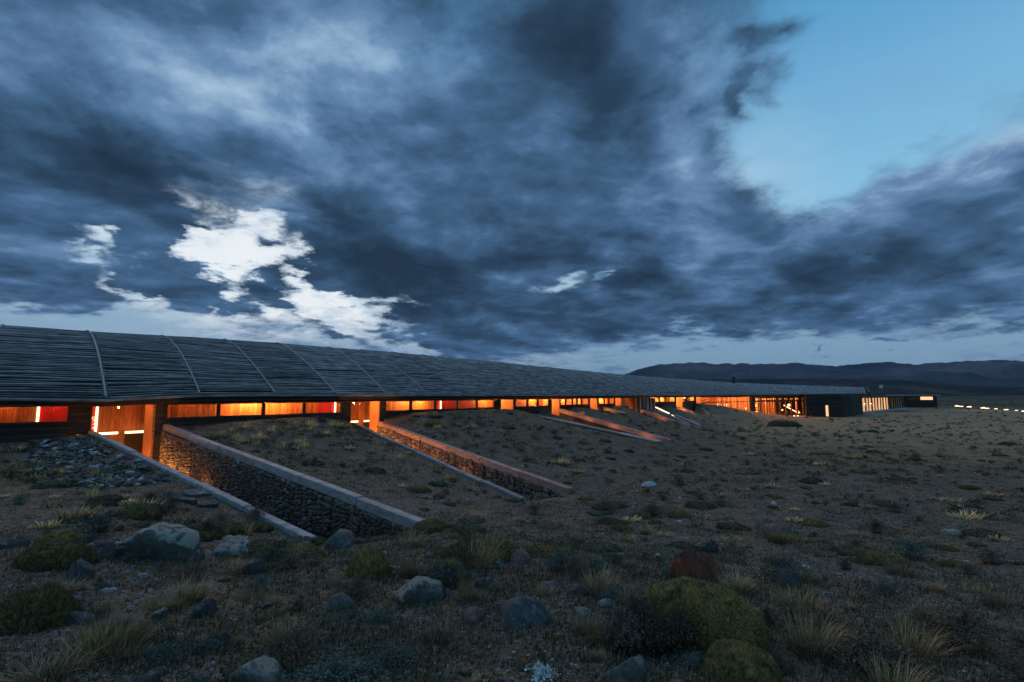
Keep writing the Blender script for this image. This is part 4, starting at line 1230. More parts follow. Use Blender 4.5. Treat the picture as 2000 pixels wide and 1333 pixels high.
s_ = thing('hillside_shed', 'tiny pale shed on the far dark hillside', 'shed', (sh.x, sh.y, sh.z - 3))
MB().box(sh.x - 5, sh.x + 5, sh.y - 4, sh.y + 4, sh.z - 8, sh.z + 2.2).build('wall', M_rockp, s_)
MB().add([(sh.x - 5.5, sh.y - 4.5, sh.z + 2.2), (sh.x + 5.5, sh.y - 4.5, sh.z + 2.2), (sh.x + 5.5, sh.y + 4.5, sh.z + 2.2), (sh.x - 5.5, sh.y + 4.5, sh.z + 2.2), (sh.x - 5.5, sh.y, sh.z + 4.6), (sh.x + 5.5, sh.y, sh.z + 4.6)],
         [(0, 3, 2, 1), (0, 1, 5, 4), (2, 3, 4, 5), (0, 4, 3), (1, 2, 5)]).build('roof', M_rockp, s_)
proto = None
for i, (u, v, wd) in enumerate(((1869, 793.5, 1.1), (1877, 794.2, 1.1), (1893, 795, 1.2), (1920, 797.2, 1.2), (1928, 798, 1.0), (1945, 799, 0.8), (1965, 800.5, 1.0), (1985, 802, 0.7), (2000, 803.5, 1.0))):
    Yd = 150 - i * 3
    p = at(u, v, Yd)
    g0 = gz(p.x, p.y)
    p.z = max(p.z, g0 + 0.4)
    words = ('leftmost path light, by the start of the glowing row', 'second path light from the left end of the glowing row', 'third path light of the glowing row across the plain', 'fourth path light, first of the close middle pair', 'fifth path light, second of the close middle pair', 'sixth path light, small and dim in the row', 'seventh path light, third from the right frame edge', 'eighth path light, small, second from the right frame edge', 'last path light, cut by the right frame edge')
    L = thing('path_light', words[i], 'path light', (p.x, p.y, g0), 'path lights across the plain')
    MB().tube([(p.x, p.y, g0 - 0.2), (p.x, p.y, p.z - 0.12)], 0.06, 6).build('post', M_metal, L)
    MB().tube([(p.x - 0.52 * wd, p.y, p.z), (p.x + 0.52 * wd, p.y, p.z)], 0.10 * wd, 8).build('lamp_head', E_path, L)
    lamp('path_glow', (p.x, p.y - 0.4, p.z + 0.35), 26 * wd, 0.1, (1, 0.72, 0.34), parent=L)

kb = thing('added_kerb', 'added low pale kerb catching the row of path lights as a streak', 'kerb', (at(1930, 800, 137).x, 137, -3))  # kerb added so the lamps read as one continuous lit line
kp = [at(u, 800, 151 - (u - 1862) * 0.19) for u in range(1850, 2030, 12)]
for a_, b_ in zip(kp[:-1], kp[1:]):
    a_.z = gz(a_.x, a_.y) + 0.30; b_.z = gz(b_.x, b_.y) + 0.30
    MB().beam(a_, b_, 0.3, 0.6).build('kerb_stone', M_concrete, kb)
# ================================================================== vegetation and loose stone
def plant_mat(name, base, tip, rough=0.9, var=0.3, patch=False):
    m = bpy.data.materials.new(name); m.use_nodes = True; t = m.node_tree; g = NG(t)
    b = t.nodes['Principled BSDF']; b.inputs['Roughness'].default_value = rough; b.inputs['Specular IOR Level'].default_value = 0.1
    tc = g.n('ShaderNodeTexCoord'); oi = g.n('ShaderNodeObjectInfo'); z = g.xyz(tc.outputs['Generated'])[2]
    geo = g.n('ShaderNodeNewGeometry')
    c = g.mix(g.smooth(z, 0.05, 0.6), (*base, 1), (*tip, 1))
    if patch:
        pv_ = g.vec('ADD', tc.outputs['Object'], g.vec('SCALE', (31.0, 17.0, 53.0), sc=oi.outputs['Random']))
        c = g.mix(g.smooth(g.noise(pv_, 3.2, 6, 0.65), 0.47, 0.64, 0.0, 0.8), c, (0.12, 0.08, 0.042, 1))
        c = g.mix(g.smooth(g.noise(pv_, 9.0, 4, 0.6), 0.52, 0.68, 0.0, 0.55), c, (0.028, 0.030, 0.012, 1))
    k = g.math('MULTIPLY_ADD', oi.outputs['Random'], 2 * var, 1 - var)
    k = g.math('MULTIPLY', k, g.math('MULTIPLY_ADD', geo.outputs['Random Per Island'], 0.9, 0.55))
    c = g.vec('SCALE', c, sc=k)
    g.put(b.inputs['Base Color'], c)
    return m
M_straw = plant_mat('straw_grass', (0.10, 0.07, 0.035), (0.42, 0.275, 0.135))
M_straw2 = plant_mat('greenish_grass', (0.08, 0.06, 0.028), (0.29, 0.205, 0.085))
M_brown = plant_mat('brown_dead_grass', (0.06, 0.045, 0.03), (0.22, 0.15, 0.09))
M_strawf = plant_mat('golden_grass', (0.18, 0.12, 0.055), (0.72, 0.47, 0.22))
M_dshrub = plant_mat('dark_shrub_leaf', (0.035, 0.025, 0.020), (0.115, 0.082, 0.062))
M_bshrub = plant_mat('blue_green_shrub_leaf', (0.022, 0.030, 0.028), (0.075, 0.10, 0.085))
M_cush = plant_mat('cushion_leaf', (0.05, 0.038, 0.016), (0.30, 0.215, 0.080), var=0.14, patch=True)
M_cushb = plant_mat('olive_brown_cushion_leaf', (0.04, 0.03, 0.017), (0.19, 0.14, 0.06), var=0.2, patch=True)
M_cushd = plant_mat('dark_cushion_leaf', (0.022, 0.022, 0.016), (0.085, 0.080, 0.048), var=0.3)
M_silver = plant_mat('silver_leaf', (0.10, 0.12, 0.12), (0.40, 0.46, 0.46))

def blades(rs, n, r0, length, lean, wid, seg=3, wind=0.25, clump=0.5):
    """tuft of n curved tapering blades -> verts, tris, quads"""
    a = rs.uniform(0, 2 * math.pi, n); rr = r0 * np.sqrt(rs.uniform(0, 1, n))
    root = np.stack((rr * np.cos(a), rr * np.sin(a), np.zeros(n) - 0.02), 1)
    a2 = a + rs.normal(0, 0.7, n); ln = length * rs.uniform(0.45, 1.15, n) * (1 - clump * rr / r0 * 0.4)
    th = np.abs(rs.normal(0, lean, n)) + lean * 0.35 * (rr / r0)
    d = np.stack((np.sin(th) * np.cos(a2), np.sin(th) * np.sin(a2), np.cos(th)), 1)
    side = np.stack((-np.sin(a2 + rs.normal(0, .8, n)), np.cos(a2), np.zeros(n)), 1); side /= np.linalg.norm(side, axis=1)[:, None]
    bend = np.stack((np.cos(a2) * 0.35 + wind, np.sin(a2) * 0.35, -0.35 + np.zeros(n)), 1) * rs.uniform(0.1, 1.0, n)[:, None]
    V = []; 
    for s in range(seg + 1):
        f = s / seg
        c = root + (d * f + bend * f * f * 0.8) * ln[:, None]
        w = wid * (1 - f) ** 0.7 * rs.uniform(0.8, 1.2)
        if s < seg: V += [c - side * w, c + side * w]
        else: V.append(c)
    k = len(V); V = np.stack(V, 1).reshape(-1, 3)
    b = (np.arange(n) * k)[:, None]
    Q = np.concatenate([b + np.array([[2 * s, 2 * s + 1, 2 * s + 3, 2 * s + 2]]) for s in range(seg - 1)]) if seg > 1 else np.zeros((0, 4), int)
    T = b + np.array([[2 * (seg - 1), 2 * (seg - 1) + 1, 2 * seg]])
    return V, Q, T
def tuft_mesh(name, seed, n, r0, length, lean, wid, m, seg=3, wind=0.25):
    V, Q, T = blades(np.random.default_rng(seed), n, r0, length, lean, wid, seg, wind)
    me = mesh_np(name, V, [Q, T]); me.materials.append(m); return me

def shrub_mesh(name, seed, n, m, leaf=0.035, h=0.8, spread=1.0, stems=40):
    """twiggy dome: stems fanning out, each carrying small leaves"""
    rs = np.random.default_rng(seed); V = []; T = []; k = 0
    V1, Q1, T1 = blades(rs, stems * 3, 0.25 * spread, h * 1.05, 0.55, 0.008, 3, 0.05)
    th = np.abs(rs.normal(0, 0.62, n)); a = rs.uniform(0, 6.283, n)
    r = (0.45 + 0.55 * rs.uniform(0, 1, n) ** 0.5) * (1 + 0.18 * np.sin(a * 3 + seed) + 0.12 * np.sin(a * 7 + th * 5))
    c = np.stack((np.sin(th) * np.cos(a) * r * spread, np.sin(th) * np.sin(a) * r * spread, np.cos(th) * r * h), 1)
    c[:, 2] = np.abs(c[:, 2])
    e1 = rs.normal(size=(n, 3)); e2 = rs.normal(size=(n, 3)); e1[:, 2] += 0.6
    s = leaf * rs.uniform(0.5, 1.3, n)[:, None]
    e1 = e1 / np.linalg.norm(e1, axis=1)[:, None] * s * 1.6; e2 = e2 / np.linalg.norm(e2, axis=1)[:, None] * s * 0.6
    Vl = np.stack((c - e2, c + e2, c + e1), 1).reshape(-1, 3)
    Tl = np.arange(3 * n).reshape(-1, 3) + len(V1)
    me = mesh_np(name, np.concatenate((V1, Vl)), [Q1, np.concatenate((T1, Tl))]); me.materials.append(m); return me

def cushion_mesh(name, seed, n, m, leaf=0.02, h=0.5, lumps=0.16, cavity=0.0, core=None):
    """tight cushion: lumpy dome under a fur of small leaves"""
    rs = np.random.default_rng(seed)
    def rad(th, a):
        x, y = np.sin(th) * np.cos(a), np.sin(th) * np.sin(a)
        l = fbm(x * 2.2 + seed, y * 2.2, 3, seed) * lumps + fbm(x * 8 + seed, y * 8, 2, seed + 5) * lumps * 0.35
        if cavity:
            l = l - cavity * np.exp(-(((x + 0.62) / 0.34) ** 2 + ((y + 0.62) / 0.42) ** 2))
        return 1 + l
    def pt(th, a, k=1.0):
        r = rad(th, a) * k
        e = np.sin(th) ** 0.85
        return np.stack((e * np.cos(a) * r, e * np.sin(a) * r, np.cos(th) * h * r), -1)
    nt, na = 16, 36
    TH, AA = np.meshgrid(np.linspace(0.001, math.pi * 0.56, nt), np.linspace(0, 2 * math.pi, na, endpoint=False), indexing='ij')
    Vc = pt(TH, AA, 0.965).reshape(-1, 3)
    I = np.arange((nt - 1) * na).reshape(nt - 1, na); J = np.roll(I, -1, 1)
    Qc = np.stack((I, I + na, J + na, J), -1).reshape(-1, 4)
    th = np.arccos(rs.uniform(-0.12, 1, n)); a = rs.uniform(0, 6.283, n)
    c = pt(th, a, 1.0); nr = pt(th, a, 1.05) - c; nr[:, 2] += 0.02; nr /= np.linalg.norm(nr, axis=1)[:, None]
    e1 = nr + rs.normal(0, 0.75, (n, 3)); e1 /= np.linalg.norm(e1, axis=1)[:, None]
    e2 = np.cross(nr, rs.normal(size=(n, 3))); e2 /= np.linalg.norm(e2, axis=1)[:, None]
    s = leaf * rs.uniform(0.5, 1.4, n)[:, None]
    Vl = np.stack((c - e2 * s * 0.5 - nr * s * .6, c + e2 * s * 0.5 - nr * s * .6, c + e1 * s * 1.3), 1).reshape(-1, 3)
    Tl = np.arange(3 * n).reshape(-1, 3) + len(Vc)
    me = mesh_np(name, np.concatenate((Vc, Vl)), [Qc, Tl]); me.materials.append(m); return me

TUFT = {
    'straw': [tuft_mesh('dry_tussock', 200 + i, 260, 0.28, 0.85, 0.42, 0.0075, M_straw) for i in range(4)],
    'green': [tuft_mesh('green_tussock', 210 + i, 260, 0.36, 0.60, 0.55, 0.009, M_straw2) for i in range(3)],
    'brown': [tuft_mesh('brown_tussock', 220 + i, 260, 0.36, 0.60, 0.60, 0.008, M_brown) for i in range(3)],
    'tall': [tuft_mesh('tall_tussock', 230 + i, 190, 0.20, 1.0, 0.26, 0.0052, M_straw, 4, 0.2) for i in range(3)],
}
TUFT_FAR = {
    'straw': [tuft_mesh('dry_tussock', 300 + i, 110, 0.42, 0.62, 0.50, 0.030, M_strawf, 2) for i in range(4)],
    'green': [tuft_mesh('green_tussock', 310 + i, 70, 0.42, 0.55, 0.6, 0.024, M_straw2, 2) for i in range(3)],
    'brown': [tuft_mesh('brown_tussock', 320 + i, 70, 0.45, 0.5, 0.6, 0.024, M_brown, 2) for i in range(3)],
}
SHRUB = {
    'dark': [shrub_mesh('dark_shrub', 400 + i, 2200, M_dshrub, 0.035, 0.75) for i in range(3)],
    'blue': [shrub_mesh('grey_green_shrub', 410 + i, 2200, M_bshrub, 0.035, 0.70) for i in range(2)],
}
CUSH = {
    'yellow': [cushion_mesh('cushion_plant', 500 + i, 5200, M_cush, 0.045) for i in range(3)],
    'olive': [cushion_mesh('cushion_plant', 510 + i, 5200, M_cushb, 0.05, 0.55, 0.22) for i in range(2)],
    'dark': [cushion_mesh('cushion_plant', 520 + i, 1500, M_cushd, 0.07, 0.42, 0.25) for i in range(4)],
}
ROCK = {k: [rock_mesh(nm, sd + i, 4, 10 + i, 0.07, 26, (1, 0.85, 0.8), mm) for i in range(3)] for k, nm, sd, mm in
        (('grey', 'grey_rock', 600, M_rock), ('lichen', 'lichen_rock', 620, M_rockl), ('dark', 'dark_rock', 640, M_rockd), ('red', 'red_rock', 660, M_rockr), ('pale', 'pale_rock', 680, M_rockp), ('mauve', 'mauve_rock', 700, M_rockm))}
ROCKL = {k: [rock_mesh(nm, sd + i, 2, 12, 0.05, 12, (1, 0.85, 0.75), mm) for i in range(3)] for k, nm, sd, mm in
        (('grey', 'grey_stone', 800, M_rock), ('lichen', 'grey_stone', 820, M_rockl), ('dark', 'dark_stone', 840, M_rockd), ('pale', 'pale_stone', 860, M_rockp), ('mauve', 'mauve_stone', 880, M_rockm))}

RR = random.Random(77)
def place(meshes, name, u, v, wpx, hpx, label, cat, rotz=None, tilt=0.0, group=None, sink=0.2, unit=1.0, depth=None):
    """stand a thing on the ground where its foot is seen at (u, v); wpx, hpx its size in the photograph"""
    p = hit(u, v)
    k = p.y / 1000.0
    half = wpx * k / 2
    if p.y > 8.5 and meshes in (TUFT['straw'], TUFT['green'], TUFT['brown']):
        meshes = TUFT_FAR[[q for q in ('straw', 'green', 'brown') if TUFT[q] is meshes][0]]
        hpx *= 1.25; wpx *= 1.1
    me = meshes[RR.randrange(len(meshes))] if isinstance(meshes, list) else meshes
    zmax = max(q.co.z for q in me.vertices) if False else me.get('_h', None)
    if zmax is None:
        Vv = np.empty(len(me.vertices) * 3); me.vertices.foreach_get('co', Vv); Vv = Vv.reshape(-1, 3)
        me['_h'] = float(np.percentile(Vv[:, 2], 99.5)); me['_w'] = float(np.percentile(np.hypot(Vv[:, 0], Vv[:, 1]), 97)); zmax = me['_h']
    sx = half / me['_w']
    sz = hpx * k * 0.92 / zmax
    cy = p.y + half * 0.55
    o = link(name, me, None, None, (p.x, cy, gz(p.x, cy) - sink * hpx * k), (tilt, tilt * 0.5, RR.random() * 6.28 if rotz is None else rotz), (sx, sx if depth is None else depth, sz))
    return tag(o, label, cat, group)

R = ROCK
rocks = [ # kind, u, v(foot), w, h, label, rotz, tilt
    ('lichen', 272, 1092, 178, 84, 'largest boulder at left, rounded and covered with pale lichen', 0.2, 0),
    ('dark', 172, 1092, 75, 40, 'low dark lichen-dotted rock against the left flank of the big boulder', None, 0),
    ('lichen', 447, 1086, 84, 42, 'rounded boulder with pale top right of the largest boulder', 0.1, 0),
    ('dark', 10, 1072, 52, 24, 'blue-black rock cut by the left frame edge', None, 0),
    ('dark', 142, 1134, 60, 46, 'dark squat rock below the green cushions at left', None, 0),
    ('dark', 492, 1124, 46, 32, 'small dark rock right below the pale-topped boulder', None, 0),
    ('grey', 378, 1094, 62, 20, 'flat grey rock wedged between the two large left boulders', None, 0),
    ('dark', 655, 1072, 84, 40, 'dark greenish rock at the foot of the first entry', None, 0),
    ('mauve', 583, 1084, 46, 30, 'reddish-brown rock beside the end of the left wall cap', None, 0),
    ('lichen', 806, 1180, 100, 56, 'broad lichen-patched rock in the middle foreground', 0.4, 0),
    ('grey', 853, 1158, 40, 26, 'flat-topped rock touching the right of the broad foreground rock', None, 0),
    ('grey', 652, 1194, 62, 34, 'wedge-shaped blue-grey rock under the dark shrub', None, 0),
    ('mauve', 925, 1218, 62, 32, 'smooth rounded grey-brown rock below the tall straw tuft', None, 0),
    ('dark', 1022, 1228, 112, 58, 'wide dark rock with blue lichen spots, middle foreground', 0.3, 0),
    ('dark', 944, 1150, 38, 24, 'small angular dark rock right of the tall straw tuft', None, 0.2),
    ('mauve', 874, 1168, 20, 20, 'small upright pinkish stone by the straw tuft', None, 0.3),
    ('red', 1370, 1136, 112, 74, 'angular rust-red rock behind the largest cushion', 0.5, 0.0),
    ('dark', 1390, 1082, 42, 30, 'dark pointed rock just beyond the red rock', None, 0),
    ('dark', 1190, 1148, 60, 40, 'speckled dark blue rock left of the red rock', None, 0),
    ('dark', 1132, 1166, 38, 24, 'small round dark rock left of the speckled blue rock', None, 0),
    ('pale', 1270, 951, 36, 12, 'flat white slab lying alone on the gravel plain', 0.1, 0),
    ('pale', 1515, 987, 14, 8, 'small white stone on the plain right of the white slab', None, 0),
    ('pale', 1290, 1092, 20, 12, 'small pale stone alone on gravel between blue rock and red rock', None, 0),
    ('dark', 1550, 1146, 62, 46, 'blackish rock right of the red rock with straw at its foot', None, 0),
    ('pale', 1577, 1112, 18, 6, 'thin white chip on the gravel above the blackish rock', None, 0),
    ('pale', 1682, 1095, 22, 9, 'bright white flat stone on the right plain', None, 0),
    ('pale', 1761, 1104, 30, 14, 'tilted pale stone right of the bright white flat stone', 0.5, 0.2),
    ('grey', 1770, 1118, 36, 12, 'grey stone touching the tilted pale stone', None, 0),
    ('mauve', 1528, 1042, 48, 26, 'low brown-black rock left of the green cushion on the plain', None, 0),
    ('lichen', 1880, 1046, 46, 12, 'long low pale stone under dark plants at far right', None, 0),
    ('grey', 1232, 1340, 104, 50, 'rounded grey rock at the bottom edge below the cushion', None, 0),
    ('lichen', 495, 1345, 122, 60, 'lichen-crusted rock at the bottom edge, left of centre', None, 0),
    ('dark', 272, 1345, 76, 24, 'dark rock top at the bottom frame edge', None, 0),
    ('lichen', 228, 1222, 42, 34, 'tilted pale-faced rock among the left foreground tussocks', 0.6, 0.5),
    ('lichen', 305, 1212, 30, 28, 'small tilted pale rock, right of its bigger twin', 0.6, 0.5),
    ('dark', 180, 1272, 46, 36, 'dark cube-like rock in the lower left foreground', None, 0),
    ('dark', 140, 1225, 60, 30, 'low dark rock above the cube-like rock', None, 0),
    ('dark', 392, 1206, 58, 34, 'dark slanting rock under the left tussocks', None, 0.2),
    ('dark', 430, 1262, 36, 26, 'lone dark blue rock in the lower left', None, 0),
    ('lichen', 1140, 1208, 38, 22, 'whitish lichen stone by the brown tussock', None, 0),
    ('pale', 1185, 1186, 38, 14, 'pale flat stone above the brown tussock', None, 0),
    ('lichen', 980, 1112, 26, 28, 'bluish upright rock beside the tall grasses', None, 0.2),
    ('lichen', 515, 1192, 22, 12, 'small blue-white stone by the yellow tussock', None, 0),
    ('grey', 598, 1102, 36, 10, 'flat blue-grey slab beside the yellow cushion', None, 0),
    ('pale', 274, 1131, 20, 10, 'small white stone below the large boulder', None, 0),
    ('pale', 205, 1158, 30, 8, 'white elongated stone in the left foreground', None, 0.1),
    ('grey', 120, 1180, 46, 10, 'thin grey slab in the left foreground', None, 0),
    ('mauve', 1075, 1160, 50, 26, 'grey rock behind the straw tuft, centre right', None, 0),
    ('mauve', 1018, 1104, 50, 30, 'brown rock in front of the far grasses, centre', None, 0),
    ('lichen', 655, 1332, 46, 20, 'bluish rock at the bottom, right of the lichen-crusted rock', None, 0),
    ('grey', 640, 1262, 30, 14, 'grey-brown pebble rock beside the upright shrub', None, 0),
    ('dark', 690, 1222, 34, 14, 'little dark rock below the wedge-shaped rock', None, 0),
]
for k, u, v, w, h, lab, rz, tl in rocks:
    if k == 'red':
        R[k] = [rock_mesh('red_rock', 667, 4, 7, 0.06, 40, (1, 0.8, 0.75), M_rockr)]
    place(R[k], {'red': 'red_rock', 'pale': 'pale_rock', 'dark': 'dark_rock', 'mauve': 'brown_rock'}.get(k, 'grey_rock'), u, v, w, h, lab, 'rock', rz, tl)

# flat slabs beside the first wall cap
for (u, v, wpx, hpx, lab) in ((392, 968, 76, 20, 'largest flat stone slab beside the left wall cap'), (352, 984, 50, 13, 'flat slab at the lower left of the largest slab'), (398, 992, 42, 11, 'narrow slab below the largest flat slab'), (430, 975, 40, 11, 'slab touching the wall cap right of the largest slab'), (372, 974, 26, 9, 'smallest pale slab in the slab cluster by the wall')):
    p = hit(u, v); k = p.y / 1000
    rs_p = random.Random(int(u)); na_ = 6; ang_ = sorted(rs_p.uniform(0, 6.28) for _ in range(7))
    rim = [(math.cos(q) * rs_p.uniform(.8, 1.1), 0.6 * math.sin(q) * rs_p.uniform(.8, 1.1)) for q in ang_]
    sl_ = MB().add([(x, y, -1) for x, y in rim] + [(x * .96, y * .96, 1) for x, y in rim], [tuple(reversed(range(7))), tuple(range(7, 14))] + [(i, (i + 1) % 7, 7 + (i + 1) % 7, 7 + i) for i in range(7)])
    me = bpy.data.meshes.new('stone_slab'); me.from_pydata(sl_.v, [], sl_.f); me.materials.append(M_rock)
    o = link('stone_slab', me, None, None, (p.x, p.y + 0.1, p.z + 0.02), (0.15, 0.1, 0.35), (wpx * k / 2, wpx * k / 2, 0.05)); tag(o, lab, 'slab')

# ---- cushions
C = CUSH
big = cushion_mesh('cushion_plant', 555, 42000, M_cush, 0.022, 0.66, 0.12, cavity=0.55)
p = hit(1385, 1292)
bc = link('cushion_plant', big, None, None, (p.x + 0.07, p.y + 0.34, gz(p.x, p.y + 0.3) - 0.05), (0, 0, 0.15), (p.y * 0.142, 0.42, p.y * 0.142 * 1.18))
tag(bc, 'largest yellow-green cushion plant with a dark dead hollow on its left', 'cushion plant')
for dx, sd in ((-0.56, 901), (-0.44, 902), (-0.30, 903), (-0.18, 904), (-0.38, 905), (-0.50, 906)):
    me = shrub_mesh('dead_twigs', sd, 1600, M_dshrub, 0.05, 0.8, 1.0, 60)
    o = link('dead_twigs', me, None, bc); o.matrix_parent_inverse = bc.matrix_basis.inverted()
    o.location = (p.x + dx, p.y + 0.02 + (sd % 3) * 0.05, gz(p.x + dx, p.y)); o.scale = (0.19, 0.15, 0.25 + 0.05 * (sd % 3))
bpy.context.view_layer.update()
place(cushion_mesh('cushion_plant', 556, 14000, M_cush, 0.028, 0.5, 0.12), 'cushion_plant', 1470, 1350, 165, 82, 'yellow-green cushion at the bottom edge in front of the largest cushion', 'cushion plant')
for k, u, v, w, h, lab in (
    ('olive', 22, 1238, 150, 95, 'tall olive-brown cushion cut by the left frame edge'),
    ('olive', 70, 1112, 135, 52, 'broad olive cushion at left, below the bright green one'),
    ('yellow', 96, 1062, 72, 30, 'small bright green cushion beside the left boulders'),
    ('yellow', 712, 1128, 88, 66, 'yellow-green cushion below the end of the first entry'),
    ('yellow', 872, 1132, 78, 48, 'rounded green cushion left of the tall grasses'),
    ('yellow', 965, 1100, 96, 58, 'green cushion behind the tall grasses, centre'),
    ('olive', 900, 1092, 60, 40, 'small olive cushion between the two green cushions, centre'),
    ('yellow', 1330, 1012, 44, 17, 'small yellow cushion alone on the gravel plain'),
    ('yellow', 1600, 1030, 50, 18, 'green cushion on the plain, right of the brown-black rock'),
    ('dark', 1541, 834, 62, 17, 'dark green bush before the dining hall window'),
    ('olive', 1190, 1268, 70, 34, 'brown mossy mound left of the largest cushion'),
    ('yellow', 225, 1256, 36, 14, 'small yellow moss pad by the cube-like rock'),
):
    place(C[k], 'cushion_plant', u, v, w, h, lab, 'cushion plant')
# ---- shrubs
S = SHRUB
for k, u, v, w, h, lab in (
    ('dark', 565, 1318, 120, 100, 'upright dark shrub with bare stems in the lower left foreground'),
    ('dark', 690, 1180, 96, 62, 'round dark brown shrub left of the broad lichen rock'),
    ('dark', 850, 1144, 60, 40, 'dark shrub behind the broad lichen rock'),
    ('blue', 1095, 1120, 84, 50, 'dark blue-grey shrub in the centre, behind the straw tufts'),
    ('dark', 1130, 1138, 60, 44, 'brown rounded shrub beside the speckled blue rock'),
    ('dark', 905, 1120, 110, 60, 'wide dark shrub under the tall grasses'),
    ('blue', 1305, 1134, 34, 30, 'small grey-green shrub touching the left of the red rock'),
    ('dark', 1680, 1074, 40, 24, 'purple-black shrub on the right plain'),
    ('dark', 1800, 1270, 120, 60, 'dark shrub inside the large straw clump at lower right'),
    ('dark', 1530, 1320, 80, 60, 'dark shrub at the bottom right of the largest cushion'),
    ('dark', 1510, 1235, 60, 60, 'dark twiggy shrub on the right side of the largest cushion'),
    ('dark', 320, 1005, 60, 34, 'reddish-brown shrub below the stone slabs'),
    ('dark', 490, 1020, 70, 36, 'brown shrub along the lower end of the left wall cap'),
    ('dark', 395, 1050, 60, 44, 'dark shrub behind the pale-topped boulder'),
    ('blue', 360, 1060, 44, 40, 'grey-green shrub right behind the largest boulder'),
    ('dark', 62, 1120, 44, 24, 'low purple-black shrub between the left cushions'),
    ('dark', 240, 1100, 50, 26, 'dark shrub at the foot of the largest boulder'),
    ('blue', 300, 1312, 110, 50, 'dark matted shrub in the lower left foreground'),
):
    place(S[k], 'low_shrub', u, v, w, h, lab, 'shrub')
sv = shrub_mesh('silver_shrub', 950, 500, M_silver, 0.09, 0.7)
place(sv, 'silver_shrub', 1060, 1345, 66, 42, 'silver-leaved plant at the bottom edge left of the rounded grey rock', 'shrub')
